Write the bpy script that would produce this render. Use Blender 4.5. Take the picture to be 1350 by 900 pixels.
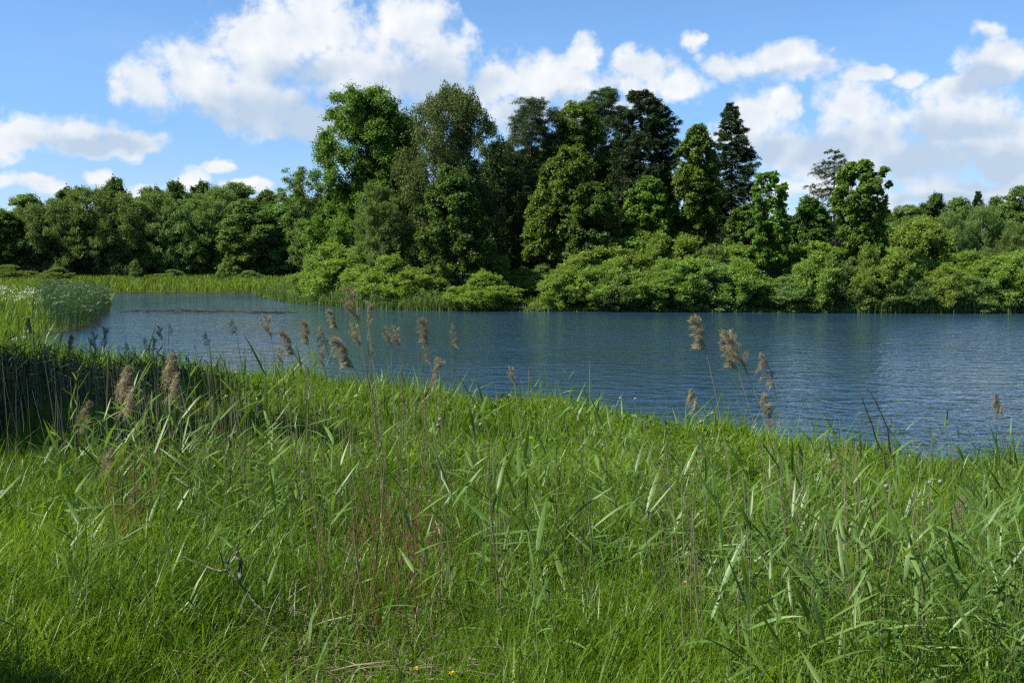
import bpy, math, random
import numpy as np
from mathutils import Vector

for o in list(bpy.data.objects):
    bpy.data.objects.remove(o)
S = bpy.context.scene
COL = S.collection
R = math.radians

# ------------------------------------------------------------------ camera
CAM = np.array([0.0, 0.0, 3.7])
PITCH = R(3.74)
FPX = 1500.0
cam_d = bpy.data.cameras.new('camera')
cam_d.sensor_width = 36.0
cam_d.lens = 36.0 * FPX / 1350.0
cam_d.clip_start = 0.1
cam_d.clip_end = 5000
cam_o = bpy.data.objects.new('camera', cam_d)
COL.objects.link(cam_o)
cam_o.location = CAM
cam_o.rotation_euler = (R(90) - PITCH, 0, 0)
S.camera = cam_o


def ray(px, py):
    X = (px - 675.0) / FPX
    Y = -(py - 450.0) / FPX
    return np.array([X, math.cos(PITCH) + Y * math.sin(PITCH), -math.sin(PITCH) + Y * math.cos(PITCH)])


def at(px, py, d):
    r = ray(px, py)
    return CAM + r * (d / r[1])


def onz(px, py, z=0.0):
    r = ray(px, py)
    return CAM + r * ((z - CAM[2]) / r[2])


# ------------------------------------------------------------------ light and sky
SUN_AZ, SUN_EL = R(-106), R(48)          # azimuth from +Y, clockwise seen from above
sdir = Vector((math.sin(SUN_AZ) * math.cos(SUN_EL), math.cos(SUN_AZ) * math.cos(SUN_EL), math.sin(SUN_EL)))
sun_d = bpy.data.lights.new('sun', 'SUN')
sun_d.energy = 5.0
sun_d.angle = R(0.53)
sun_d.color = (1.0, 0.945, 0.83)
sun_o = bpy.data.objects.new('sun', sun_d)
COL.objects.link(sun_o)
sun_o.rotation_euler = sdir.to_track_quat('Z', 'Y').to_euler()
sun_o.location = (-60, 0, 60)

S.view_settings.view_transform = 'Standard'
S.view_settings.look = 'None'
S.view_settings.exposure = 1.0
S.view_settings.gamma = 1.0
S.view_settings.use_curve_mapping = False
S.render.engine = 'CYCLES'
S.cycles.max_bounces = 7
S.cycles.diffuse_bounces = 3
S.cycles.glossy_bounces = 3
S.cycles.transmission_bounces = 4
S.cycles.transparent_max_bounces = 4
S.cycles.caustics_reflective = False
S.cycles.caustics_refractive = False
S.cycles.use_denoising = False
S.cycles.sample_clamp_indirect = 4.0
S.cycles.sample_clamp_direct = 6.0
S.cycles.pixel_filter_type = 'BLACKMAN_HARRIS'
S.cycles.filter_width = 1.35


class NT:
    """small helper round a node tree"""
    def __init__(s, tree):
        s.t = tree
        s.n = tree.nodes
        s.l = tree.links

    def new(s, typ, **kw):
        n = s.n.new(typ)
        for k, v in kw.items():
            setattr(n, k, v)
        return n

    def put(s, sock, v):
        if isinstance(v, bpy.types.NodeSocket):
            s.l.new(v, sock)
        elif v is not None:
            sock.default_value = v

    def math(s, op, a, b=None, c=None, clamp=False):
        n = s.new('ShaderNodeMath', operation=op, use_clamp=clamp)
        for i, v in enumerate((a, b, c)):
            if v is not None:
                s.put(n.inputs[i], v)
        return n.outputs[0]

    def vmath(s, op, a, b=None):
        n = s.new('ShaderNodeVectorMath', operation=op)
        s.put(n.inputs[0], a)
        if b is not None:
            s.put(n.inputs[1], b)
        return n.outputs[0]

    def noise(s, vec, scale, detail=4.0, rough=0.55, dist=0.0, color=False, lac=2.0):
        n = s.new('ShaderNodeTexNoise')
        n.noise_dimensions = '3D'
        if vec is not None:
            s.put(n.inputs['Vector'], vec)
        n.inputs['Scale'].default_value = scale
        n.inputs['Detail'].default_value = detail
        n.inputs['Roughness'].default_value = rough
        n.inputs['Lacunarity'].default_value = lac
        n.inputs['Distortion'].default_value = dist
        return n.outputs['Color' if color else 'Fac']

    def remap(s, v, a, b, c=0.0, d=1.0, smooth=True):
        n = s.new('ShaderNodeMapRange')
        n.interpolation_type = 'SMOOTHSTEP' if smooth else 'LINEAR'
        n.clamp = True
        s.put(n.inputs[0], v)
        for i, x in enumerate((a, b, c, d)):
            s.put(n.inputs[i + 1], x)
        return n.outputs[0]

    def mix(s, f, a, b, blend='MIX'):
        n = s.new('ShaderNodeMix', data_type='RGBA', blend_type=blend)
        s.put(n.inputs[0], f)
        s.put(n.inputs[6], a if isinstance(a, bpy.types.NodeSocket) else (*a, 1.0))
        s.put(n.inputs[7], b if isinstance(b, bpy.types.NodeSocket) else (*b, 1.0))
        return n.outputs[2]


def azel(px, py):
    r = ray(px, py)
    r = r / np.linalg.norm(r)
    return math.atan2(r[0], r[1]), math.asin(r[2])


world = bpy.data.worlds.new('World')
S.world = world
world.use_nodes = True
W = NT(world.node_tree)
W.n.clear()
SKY_STRENGTH = 0.081
sky = W.new('ShaderNodeTexSky', sky_type='NISHITA')
sky.sun_disc = False
sky.sun_elevation = SUN_EL
sky.sun_rotation = SUN_AZ
sky.air_density = 0.8
sky.dust_density = 0.0
sky.ozone_density = 6.0
tc = W.new('ShaderNodeTexCoord')
sep = W.new('ShaderNodeSeparateXYZ')
W.l.new(tc.outputs['Generated'], sep.inputs[0])
az = W.math('ARCTAN2', sep.outputs[0], sep.outputs[1])
el = W.math('ARCSINE', sep.outputs[2])
cmb = W.new('ShaderNodeCombineXYZ')
W.l.new(az, cmb.inputs[0])
W.l.new(el, cmb.inputs[1])
P0 = cmb.outputs[0]
# domain warp so cloud outlines billow
wv = W.noise(P0, 9.0, 5.0, 0.58, color=True)
wv = W.vmath('SUBTRACT', wv, (0.5, 0.5, 0.5))
wv = W.vmath('MULTIPLY', wv, (0.070, 0.055, 0.0))
P1 = W.vmath('ADD', P0, wv)

# cloud masses: centre (x, y) and radii as seen in the photograph, turned into directions of the sky
CLOUDS = [
    (270, 112, 95, 72), (360, 60, 110, 100), (420, 30, 110, 80), (545, 32, 75, 68), (480, 105, 190, 90), (330, 140, 150, 58),
    (205, 118, 62, 55), (580, 85, 90, 75), (600, 130, 80, 60), (410, 160, 150, 35), (650, 105, 75, 65),
    (730, 105, 110, 52), (768, 74, 34, 42), (835, 98, 60, 48), (890, 118, 66, 36), (690, 150, 80, 50), (780, 150, 80, 40),
    (1015, 79, 120, 36), (960, 86, 60, 26), (1075, 90, 60, 24), (903, 50, 30, 22), (1140, 100, 40, 16),
    (1000, 150, 62, 56), (1035, 132, 35, 36), (980, 175, 70, 40), (1030, 190, 60, 40),
    (1120, 150, 60, 48), (1150, 185, 110, 75), (1240, 165, 95, 60), (1315, 165, 80, 70), (1215, 210, 120, 50), (1330, 210, 80, 50), (1090, 215, 110, 55),
    (1310, 95, 70, 42), (1305, 50, 28, 22), (1190, 110, 32, 20), (1270, 120, 50, 30), (1400, 120, 90, 90), (1420, 200, 90, 60),
    (1270, 248, 130, 26), (1180, 258, 60, 16), (1040, 245, 80, 20),
    (95, 170, 85, 36), (45, 168, 70, 36), (-20, 178, 80, 50), (150, 188, 80, 20), (192, 188, 38, 15),
    (125, 224, 28, 14), (55, 246, 62, 18), (240, 233, 46, 20), (286, 218, 28, 13), (180, 238, 30, 13), (318, 244, 42, 14), (345, 248, 30, 12), (5, 248, 40, 14), 
    (-420, 130, 200, 70), (-620, 40, 160, 90), (1700, 60, 200, 90), (1900, 200, 240, 60),
]
SHADE = [(420, 165, 270, 60), (560, 120, 160, 60), (250, 165, 120, 32), (750, 150, 130, 40), (1010, 195, 80, 34), (1110, 205, 120, 40), (1230, 215, 170, 48), (1270, 180, 120, 30),
         (1300, 225, 120, 40), (130, 186, 110, 20), (1020, 98, 130, 14), (1310, 115, 70, 24), (1260, 257, 130, 14), (390, 105, 90, 30)]


def blobs(lst, P):
    acc = None
    for (x, y, rx, ry) in lst:
        a, e = azel(x, y)
        m = W.new('ShaderNodeMapping')
        W.l.new(P, m.inputs['Vector'])
        sx, sy = FPX / rx, FPX / ry
        m.inputs['Location'].default_value = (-a * sx, -e * sy, 0)
        m.inputs['Scale'].default_value = (sx, sy, 0)
        g = W.new('ShaderNodeTexGradient', gradient_type='SPHERICAL')
        W.l.new(m.outputs[0], g.inputs[0])
        acc = g.outputs['Fac'] if acc is None else W.math('SMOOTH_MAX', acc, g.outputs['Fac'], 0.10)
    return acc


F = blobs(CLOUDS, P1)


def billow(P, scale, detail):
    n = W.new('ShaderNodeTexVoronoi', voronoi_dimensions='2D', feature='SMOOTH_F1')
    n.normalize = True
    W.l.new(P, n.inputs['Vector'])
    n.inputs['Scale'].default_value = scale
    n.inputs['Detail'].default_value = detail
    n.inputs['Roughness'].default_value = 0.55
    n.inputs['Lacunarity'].default_value = 2.1
    n.inputs['Smoothness'].default_value = 0.35
    return W.math('SUBTRACT', 1.0, n.outputs['Distance'])


PW_ = W.vmath('ADD', P0, W.vmath('MULTIPLY', wv, (0.35, 0.35, 0.0)))
fine = W.noise(P0, 40.0, 6.0, 0.6)
det = W.math('ADD', W.math('MULTIPLY', billow(PW_, 24.0, 3.0), 0.8), W.math('MULTIPLY', W.math('SUBTRACT', fine, 0.5), 0.75))
soft = billow(PW_, 17.0, 2.5)
soft2 = billow(W.vmath('ADD', PW_, (-0.008, 0.010, 0.0)), 17.0, 2.5)
soft_n = W.noise(P1, 16.0, 5.0, 0.5)
edge = W.math('MULTIPLY', W.math('SUBTRACT', det, 0.56), W.remap(F, 0.0, 0.2, 0.0, 1.5))
dens_raw = W.math('ADD', F, edge)
dens = W.remap(dens_raw, 0.16, 0.68)
relief = W.math('MULTIPLY', W.math('SUBTRACT', soft, soft2), 1.3)
sh = blobs(SHADE, P1)
lit = W.math('SUBTRACT', W.math('ADD', W.math('ADD', 0.86, W.math('MULTIPLY', W.math('SUBTRACT', fine, 0.5), 0.55)), relief), W.math('MULTIPLY', W.remap(sh, 0.0, 0.9), W.remap(soft_n, 0.3, 0.7, 0.6, 1.2, False)))
lit = W.math('MAXIMUM', W.math('MINIMUM', lit, 1.15), 0.1)
ccol = W.mix(lit, (0.245, 0.312, 0.40), (0.475, 0.487, 0.50))
W.n[-1].clamp_factor = False
# thin high veil low over the horizon
skyc = W.mix(1.0, sky.outputs[0], (SKY_STRENGTH * 0.98, SKY_STRENGTH * 1.08, SKY_STRENGTH * 1.12), 'MULTIPLY')
lowair = W.remap(el, 0.02, 0.20, 0.0, 1.0)
skyc = W.mix(1.0, skyc, W.mix(lowair, (0.70, 0.72, 0.78), (1.0, 1.0, 1.0)), 'MULTIPLY')
cirrus = W.noise(W.vmath('MULTIPLY', P0, (1.0, 4.0, 1.0)), 5.0, 4.0, 0.6)
veil = W.math('MULTIPLY', W.remap(cirrus, 0.5, 0.8), 0.10)
skyc = W.mix(veil, skyc, (0.37, 0.42, 0.49))
skyc = W.mix(W.math('MULTIPLY', W.remap(el, 0.0, 0.13, 1.0, 0.0), 0.35), skyc, (0.40, 0.45, 0.50))
final = W.mix(W.math('MULTIPLY', dens, 0.97), skyc, ccol)
bg = W.new('ShaderNodeBackground')
W.l.new(final, bg.inputs['Color'])
bg.inputs['Strength'].default_value = 1.0
wo = W.new('ShaderNodeOutputWorld')
W.l.new(bg.outputs[0], wo.inputs['Surface'])
world.cycles.sampling_method = 'MANUAL'
world.cycles.sample_map_resolution = 512


# ------------------------------------------------------------------ materials
def material(name):
    m = bpy.data.materials.new(name)
    m.use_nodes = True
    T = NT(m.node_tree)
    T.n.clear()
    out = T.new('ShaderNodeOutputMaterial')
    return m, T, out


def leaf_material(name, dark, light, trans=0.35, gloss=0.06, rough=0.42, vary=0.15, ttint=(1.25, 1.15, 0.45)):
    """leaf surface: its own two tones picked per leaf, light passing through the blade, a waxy sheen"""
    m, T, out = material(name)
    a = T.new('ShaderNodeAttribute', attribute_name='tint')
    oi = T.new('ShaderNodeObjectInfo')
    c = T.mix(a.outputs['Fac'], dark, light)
    h = T.new('ShaderNodeHueSaturation')
    T.l.new(c, h.inputs['Color'])
    T.put(h.inputs['Hue'], T.math('ADD', 0.5 - 0.012, T.math('MULTIPLY', oi.outputs['Random'], 0.022)))
    T.put(h.inputs['Value'], T.math('ADD', 1.0 - vary, T.math('MULTIPLY', oi.outputs['Random'], 2 * vary)))
    col = h.outputs[0]
    d = T.new('ShaderNodeBsdfDiffuse')
    T.l.new(col, d.inputs[0])
    tr = T.new('ShaderNodeBsdfTranslucent')
    T.l.new(T.mix(1.0, col, ttint, 'MULTIPLY'), tr.inputs[0])
    mx = T.new('ShaderNodeMixShader')
    mx.inputs[0].default_value = trans
    T.l.new(d.outputs[0], mx.inputs[1])
    T.l.new(tr.outputs[0], mx.inputs[2])
    g = T.new('ShaderNodeBsdfGlossy')
    g.inputs['Roughness'].default_value = rough
    g.inputs['Color'].default_value = (0.9, 0.95, 0.9, 1)
    m2 = T.new('ShaderNodeMixShader')
    m2.inputs[0].default_value = gloss
    T.l.new(mx.outputs[0], m2.inputs[1])
    T.l.new(g.outputs[0], m2.inputs[2])
    T.l.new(m2.outputs[0], out.inputs[0])
    return m


def bark_material(name, c1, c2, scale=6.0):
    m, T, out = material(name)
    g = T.new('ShaderNodeTexCoord')
    n = T.noise(T.vmath('MULTIPLY', g.outputs['Object'], (1, 1, 0.25)), scale, 5, 0.65)
    b = T.new('ShaderNodeBsdfPrincipled')
    T.l.new(T.mix(T.remap(n, 0.35, 0.65), c1, c2), b.inputs['Base Color'])
    b.inputs['Roughness'].default_value = 0.9
    b.inputs['Specular IOR Level'].default_value = 0.08
    bp = T.new('ShaderNodeBump')
    bp.inputs['Strength'].default_value = 0.6
    bp.inputs['Distance'].default_value = 0.03
    T.l.new(n, bp.inputs['Height'])
    T.l.new(bp.outputs[0], b.inputs['Normal'])
    T.l.new(b.outputs[0], out.inputs[0])
    return m


M = {}
M['maple'] = leaf_material('maple_leaves', (0.052, 0.112, 0.012), (0.130, 0.225, 0.026), 0.40, 0.015, 0.5)
M['linden'] = leaf_material('linden_leaves', (0.050, 0.112, 0.012), (0.130, 0.230, 0.026), 0.40, 0.015, 0.5)
M['birch'] = leaf_material('birch_leaves', (0.056, 0.100, 0.022), (0.125, 0.185, 0.048), 0.34, 0.018, 0.5)
M['dark'] = leaf_material('dark_leaves', (0.036, 0.080, 0.012), (0.092, 0.160, 0.022), 0.36, 0.015, 0.5)
M['willow'] = leaf_material('willow_leaves', (0.086, 0.160, 0.042), (0.178, 0.282, 0.080), 0.42, 0.018, 0.5)
M['bush'] = leaf_material('bush_leaves', (0.120, 0.205, 0.034), (0.225, 0.345, 0.068), 0.44, 0.015, 0.5, 0.07)
M['spruce'] = leaf_material('spruce_needles', (0.016, 0.036, 0.012), (0.048, 0.080, 0.026), 0.12, 0.02, 0.5)
M['larch'] = leaf_material('larch_needles', (0.032, 0.058, 0.022), (0.080, 0.115, 0.046), 0.2, 0.02, 0.5)
M['pine'] = leaf_material('pine_needles', (0.024, 0.052, 0.016), (0.064, 0.104, 0.030), 0.14, 0.02, 0.5)
M['far'] = leaf_material('far_leaves', (0.076, 0.150, 0.034), (0.168, 0.274, 0.066), 0.42, 0.015, 0.5)
M['grass'] = leaf_material('grass_blades', (0.050, 0.112, 0.007), (0.165, 0.272, 0.020), 0.46, 0.015, 0.4, 0.0, (1.25, 1.15, 0.35))
M['weed'] = leaf_material('weed_leaves', (0.052, 0.112, 0.010), (0.135, 0.225, 0.022), 0.42, 0.015, 0.45, 0.0)
M['meadow'] = leaf_material('meadow_blades', (0.080, 0.145, 0.016), (0.155, 0.240, 0.028), 0.40, 0.015, 0.45, 0.0)
M['fringe'] = leaf_material('fringe_reed_blades', (0.066, 0.125, 0.030), (0.135, 0.215, 0.058), 0.38, 0.015, 0.45, 0.0)
M['shadetonereed'] = leaf_material('shade_toned_reed_blades', (0.018, 0.040, 0.014), (0.045, 0.075, 0.028), 0.25, 0.02, 0.45, 0.0)  # reed green darkened so the colour carries part of the shade
M['reedbed'] = leaf_material('reed_bed_blades', (0.030, 0.070, 0.024), (0.085, 0.140, 0.055), 0.30, 0.025, 0.45, 0.0)
M['reed'] = leaf_material('reed_leaves', (0.056, 0.120, 0.016), (0.135, 0.225, 0.050), 0.42, 0.02, 0.42, 0.12)
M['reedstem'] = leaf_material('reed_green_stem', (0.074, 0.115, 0.025), (0.149, 0.189, 0.045), 0.1, 0.08, 0.4, 0.15)
M['drystem'] = leaf_material('dry_reed_stem', (0.105, 0.090, 0.052), (0.26, 0.225, 0.14), 0.1, 0.02, 0.5, 0.25, (1, 1, 1))
M['redstem'] = leaf_material('reddish_dry_stalks', (0.125, 0.072, 0.032), (0.26, 0.155, 0.075), 0.15, 0.02, 0.5, 0.1, (1, 1, 1))
M['plume'] = leaf_material('reed_plume', (0.165, 0.142, 0.080), (0.43, 0.375, 0.240), 0.4, 0.015, 0.5, 0.15, (1.1, 1, 0.9))
M['white'] = leaf_material('white_blossom', (0.55, 0.57, 0.45), (0.75, 0.76, 0.70), 0.3, 0.02, 0.5, 0.0, (1, 1, 1))
M['clock'] = leaf_material('dandelion_down', (0.30, 0.31, 0.27), (0.48, 0.49, 0.44), 0.3, 0.02, 0.5, 0.0, (1, 1, 1))
M['yellow'] = leaf_material('yellow_petals', (0.65, 0.42, 0.015), (0.8, 0.55, 0.02), 0.3, 0.02, 0.5, 0.0, (1, 1, 1))
M['bark'] = bark_material('brown_bark', (0.035, 0.028, 0.022), (0.095, 0.078, 0.06))
M['birchbark'] = bark_material('birch_bark', (0.06, 0.055, 0.05), (0.45, 0.43, 0.40), 3.0)
M['twig'] = bark_material('dark_twig_bark', (0.030, 0.020, 0.016), (0.09, 0.06, 0.045), 30)
M['pondweed'] = bark_material('brown_pondweed', (0.008, 0.010, 0.006), (0.02, 0.02, 0.012), 20)
M['deadwood'] = bark_material('grey_dead_wood', (0.055, 0.046, 0.038), (0.17, 0.15, 0.125), 25)
M['stone'] = bark_material('pale_stone', (0.22, 0.19, 0.15), (0.42, 0.38, 0.32), 4)


def ground_material():
    m, T, out = material('earth_and_moss')
    g = T.new('ShaderNodeNewGeometry')
    n = T.noise(g.outputs['Position'], 0.9, 6, 0.6)
    n2 = T.noise(g.outputs['Position'], 9.0, 5, 0.65)
    c = T.mix(T.remap(n, 0.35, 0.65), (0.030, 0.048, 0.012), (0.060, 0.095, 0.020))
    c = T.mix(T.remap(n2, 0.5, 0.75), c, (0.060, 0.045, 0.026))
    # mud near and below the water line
    s = T.new('ShaderNodeSeparateXYZ')
    T.l.new(g.outputs['Position'], s.inputs[0])
    c = T.mix(T.remap(s.outputs[2], 0.02, 0.16, 1.0, 0.0), c, (0.030, 0.030, 0.016))
    b = T.new('ShaderNodeBsdfPrincipled')
    T.l.new(c, b.inputs['Base Color'])
    b.inputs['Roughness'].default_value = 0.95
    b.inputs['Specular IOR Level'].default_value = 0.08
    bp = T.new('ShaderNodeBump')
    bp.inputs['Distance'].default_value = 0.06
    T.l.new(n2, bp.inputs['Height'])
    T.l.new(bp.outputs[0], b.inputs['Normal'])
    T.l.new(b.outputs[0], out.inputs[0])
    return m


def water_material():
    m, T, out = material('lake_water')
    g = T.new('ShaderNodeNewGeometry')
    pos = g.outputs['Position']
    rot = T.new('ShaderNodeMapping')
    rot.inputs['Rotation'].default_value = (0, 0, R(14))
    rot.inputs['Scale'].default_value = (0.78, 1.0, 1.0)
    T.l.new(pos, rot.inputs['Vector'])
    v = rot.outputs[0]
    big = T.noise(pos, 0.045, 3, 0.5)                 # gust patches: rougher and calmer water
    gust = T.remap(big, 0.38, 0.62, 0.55, 1.15)
    n1 = T.noise(v, 1.35, 3, 0.5, 0.3)
    n2 = T.noise(v, 4.2, 2, 0.5, 0.4)
    h = T.math('ADD', T.math('MULTIPLY', n1, 0.140), T.math('MULTIPLY', n2, 0.036))
    h = T.math('MULTIPLY', h, gust)
    bp = T.new('ShaderNodeBump')
    bp.inputs['Strength'].default_value = 1.0
    bp.inputs['Distance'].default_value = 1.0
    T.l.new(h, bp.inputs['Height'])
    b = T.new('ShaderNodeBsdfPrincipled')
    b.inputs['Base Color'].default_value = (0.018, 0.046, 0.078, 1)
    b.inputs['Roughness'].default_value = 0.09
    b.inputs['IOR'].default_value = 1.333
    T.l.new(bp.outputs[0], b.inputs['Normal'])
    T.l.new(b.outputs[0], out.inputs[0])
    return m


M['ground'] = ground_material()
M['water'] = water_material()


# ------------------------------------------------------------------ mesh helpers
def mesh(name, V, Q, tint=None, smooth=False):
    V = np.asarray(V, dtype=np.float32).reshape(-1, 3)
    Q = np.asarray(Q, dtype=np.int32).reshape(-1, 4)
    me = bpy.data.meshes.new(name)
    me.vertices.add(len(V))
    me.vertices.foreach_set('co', V.ravel())
    me.loops.add(len(Q) * 4)
    me.loops.foreach_set('vertex_index', Q.ravel())
    me.polygons.add(len(Q))
    me.polygons.foreach_set('loop_start', np.arange(0, len(Q) * 4, 4, dtype=np.int32))
    me.polygons.foreach_set('loop_total', np.full(len(Q), 4, dtype=np.int32))
    if smooth:
        me.polygons.foreach_set('use_smooth', np.ones(len(Q), dtype=bool))
    me.update(calc_edges=True)
    if tint is not None:
        a = me.attributes.new('tint', 'FLOAT', 'POINT')
        a.data.foreach_set('value', np.asarray(tint, dtype=np.float32))
    return me


class Geo:
    """collects pieces of one mesh"""
    def __init__(s):
        s.v, s.q, s.t, s.n = [], [], [], 0

    def add(s, V, Q, t=0.5):
        V = np.asarray(V, float).reshape(-1, 3)
        s.v.append(V)
        s.q.append(np.asarray(Q, int).reshape(-1, 4) + s.n)
        s.t.append(np.full(len(V), t, float) if np.isscalar(t) else np.asarray(t, float))
        s.n += len(V)

    def tube(s, pts, rad, k=5, t=0.5):
        pts = np.asarray(pts, float)
        rad = np.broadcast_to(np.asarray(rad, float), (len(pts),))
        d = np.gradient(pts, axis=0)
        d /= np.linalg.norm(d, axis=1, keepdims=True) + 1e-9
        ref = np.where(np.abs(d[:, 2:3]) > 0.9, [[1.0, 0.13, 0]], [[0.0, 0, 1]])
        u = np.cross(d, ref)
        u /= np.linalg.norm(u, axis=1, keepdims=True) + 1e-9
        for i in range(1, len(u)):                      # keep the frame from flipping
            p = u[i - 1] - d[i] * np.dot(u[i - 1], d[i])
            u[i] = p / (np.linalg.norm(p) + 1e-9)
        w = np.cross(d, u)
        a = np.arange(k) * 2 * math.pi / k
        V = pts[:, None] + rad[:, None, None] * (np.cos(a)[None, :, None] * u[:, None] + np.sin(a)[None, :, None] * w[:, None])
        i = np.arange(len(pts) - 1)[:, None] * k
        j = np.arange(k)[None]
        j2 = (j + 1) % k
        Q = np.stack([i + j, i + j2, i + k + j2, i + k + j], -1).reshape(-1, 4)
        s.add(V.reshape(-1, 3), Q, t)

    def mesh(s, name, smooth=False):
        if not s.v:
            return mesh(name, np.zeros((0, 3)), np.zeros((0, 4), int))
        return mesh(name, np.concatenate(s.v), np.concatenate(s.q), np.concatenate(s.t), smooth)


def nrm(a):
    return a / (np.linalg.norm(a, axis=-1, keepdims=True) + 1e-9)


def leaf_quads(p, axis, normal, L, Wd, fold=0.18, tint=None):
    """one pointed blade of four corners per point, folded along its rib"""
    n = len(p)
    axis = nrm(axis)
    side = nrm(np.cross(axis, normal))
    nn = np.cross(side, axis)
    L = np.broadcast_to(L, (n,))[:, None]
    Wd = np.broadcast_to(Wd, (n,))[:, None]
    mid = p + axis * L * 0.45
    V = np.stack([p, mid + side * Wd * 0.5 + nn * Wd * fold, p + axis * L - nn * L * 0.12, mid - side * Wd * 0.5 + nn * Wd * fold], 1)
    Q = np.arange(4 * n).reshape(n, 4)
    t = None if tint is None else np.repeat(tint, 4)
    return V.reshape(-1, 3), Q, t


def obj(name, me, mat, parent=None):
    if isinstance(me, Geo):
        me = me.mesh(name)
    if mat is not None and not me.materials:
        me.materials.append(mat)
    o = bpy.data.objects.new(name, me)
    COL.objects.link(o)
    if parent is not None:
        o.parent = parent
    return o


def empty(name, loc, rz=0.0, sc=1.0):
    o = bpy.data.objects.new(name, None)
    COL.objects.link(o)
    o.empty_display_size = 0.2
    o.location = loc
    o.rotation_euler = (0, 0, rz)
    o.scale = (sc, sc, sc) if np.isscalar(sc) else sc
    return o


def tag(o, label=None, cat=None, group=None, kind=None):
    for k, v in (('label', label), ('category', cat), ('group', group), ('kind', kind)):
        if v:
            o[k] = v
    return o


def copy_tree(o, parent=None):
    c = o.copy()
    COL.objects.link(c)
    if parent is not None:
        c.parent = parent
    for ch in list(o.children):
        copy_tree(ch, c)
    return c


# ------------------------------------------------------------------ terrain: one sheet with the lake bed cut into it
def zp(px, py, z=0.0):
    return onz(px, py, z)[:2]


NEAR = [(40, 12.6), (22, 15.2), (12.5, 17.1), (9.6, 17.8), (7.0, 19.4), (5.2, 21.3), (3.2, 24.0), (1.6, 26.2), (-0.6, 27.6), (-3.2, 29.6), (-5.6, 31.5), (-8.2, 33.4), (-11.2, 35.8), (-14.6, 39.2), (-18.5, 44.5), (-24, 51), (-27, 54)]
PROM = [zp(12, 457), zp(60, 441), zp(92, 438), zp(122, 427), zp(140, 412), zp(146, 402), zp(138, 393), zp(120, 389.5), zp(40, 388)]
FAR = [zp(-60, 386.5), zp(60, 386.5), zp(140, 387), zp(200, 386.6), zp(270, 386.8), zp(330, 387), zp(362, 387.4)]
ISLE = [zp(358, 391), zp(375, 394), zp(400, 398), zp(440, 402), zp(480, 405), zp(540, 407.5), zp(600, 409), zp(680, 410), zp(760, 410), zp(850, 411), zp(950, 411.5), zp(1050, 412), zp(1150, 413), zp(1250, 413), zp(1350, 413), zp(1600, 414), zp(2600, 418)]
LAKE = np.array([*NEAR, *PROM, *FAR, *ISLE, (140, 60), (120, 10)], float)


def lake_distance(x, y):
    """signed distance to the shoreline, positive on land"""
    x = np.asarray(x, float)
    y = np.asarray(y, float)
    best = np.full(x.shape, 1e9)
    inside = np.zeros(x.shape, bool)
    n = len(LAKE)
    for i in range(n):
        ax, ay = LAKE[i]
        bx, by = LAKE[(i + 1) % n]
        dx, dy = bx - ax, by - ay
        t = np.clip(((x - ax) * dx + (y - ay) * dy) / (dx * dx + dy * dy + 1e-12), 0, 1)
        best = np.minimum(best, np.hypot(x - ax - t * dx, y - ay - t * dy))
        c = ((ay > y) != (by > y)) & (x < (bx - ax) * (y - ay) / (by - ay + 1e-12) + ax)
        inside ^= c
    return np.where(inside, -best, best)


def ground_z(x, y):
    x = np.asarray(x, float)
    y = np.asarray(y, float)
    s = lake_distance(x, y)
    low = 1.0 - 0.36 * np.clip((y - 75) / 40, 0, 1) * np.clip((-14 - x) / 14, 0, 1)
    land = 0.07 + 3.0 * low * (1 - np.exp(-0.055 * np.maximum(s, 0)))
    lumps = 0.05 * np.sin(x * 1.3 + 1.7 * np.sin(y * 0.7)) + 0.05 * np.sin(y * 1.1 + x * 0.6 + 2.0) + 0.03 * np.sin(x * 2.9 - y * 2.3)
    land = land + lumps * np.clip(s / 3.0, 0, 1) + np.clip((s - 90) / 300, 0, 1) * 4.0
    bed = 0.07 - 0.35 * np.maximum(-s, 0)
    return np.where(s > 0, land, np.maximum(bed, -1.8))


def spaced(parts):
    out = []
    for a, b, st in parts:
        out.append(np.arange(a, b, st))
    return np.concatenate(out)


gx = spaced([(-900, -120, 39), (-120, -40, 1.6), (-40, -16, 0.6), (-16, 16, 0.3), (16, 40, 0.6), (40, 120, 1.6), (120, 901, 39)])
gy = spaced([(-200, -20, 20), (-20, 2, 1.0), (2, 56, 0.3), (56, 130, 0.8), (130, 230, 1.4), (230, 1500, 40)])
GX, GY = np.meshgrid(gx, gy)
GZ = ground_z(GX, GY)
nx, ny = len(gx), len(gy)
ii, jj = np.meshgrid(np.arange(nx - 1), np.arange(ny - 1))
k0 = (jj * nx + ii).ravel()
GQ = np.stack([k0, k0 + 1, k0 + nx + 1, k0 + nx], 1)
ground = obj('ground', mesh('ground', np.stack([GX.ravel(), GY.ravel(), GZ.ravel()], 1), GQ, smooth=True), M['ground'])
tag(ground, kind='structure')

wg = Geo()
wx0, wx1, wy0, wy1 = -120.0, 200.0, 5.0, 200.0
wg.add([(wx0, wy0, 0), (wx1, wy0, 0), (wx1, wy1, 0), (wx0, wy1, 0)], [(0, 1, 2, 3)])
tag(obj('lake_water', wg, M['water']), kind='structure')


def gz1(x, y):
    return float(ground_z(np.array([x]), np.array([y]))[0])


# ------------------------------------------------------------------ tree builders
UP = np.array([0, 0, 1.0])


def profile(tx, d, rows, base_z):
    """outline rows (row, left, right) as seen in the photograph at distance d -> heights and half widths in metres round the trunk at pixel column tx"""
    x0 = at(tx, rows[-1][0], d)[0]
    out = []
    for r, a, b in rows:
        pa, pb = at(a, r, d), at(b, r, d)
        out.append((pa[2] - base_z, x0 - pa[0], pb[0] - x0))
    out.sort()
    return np.array(out)


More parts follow.
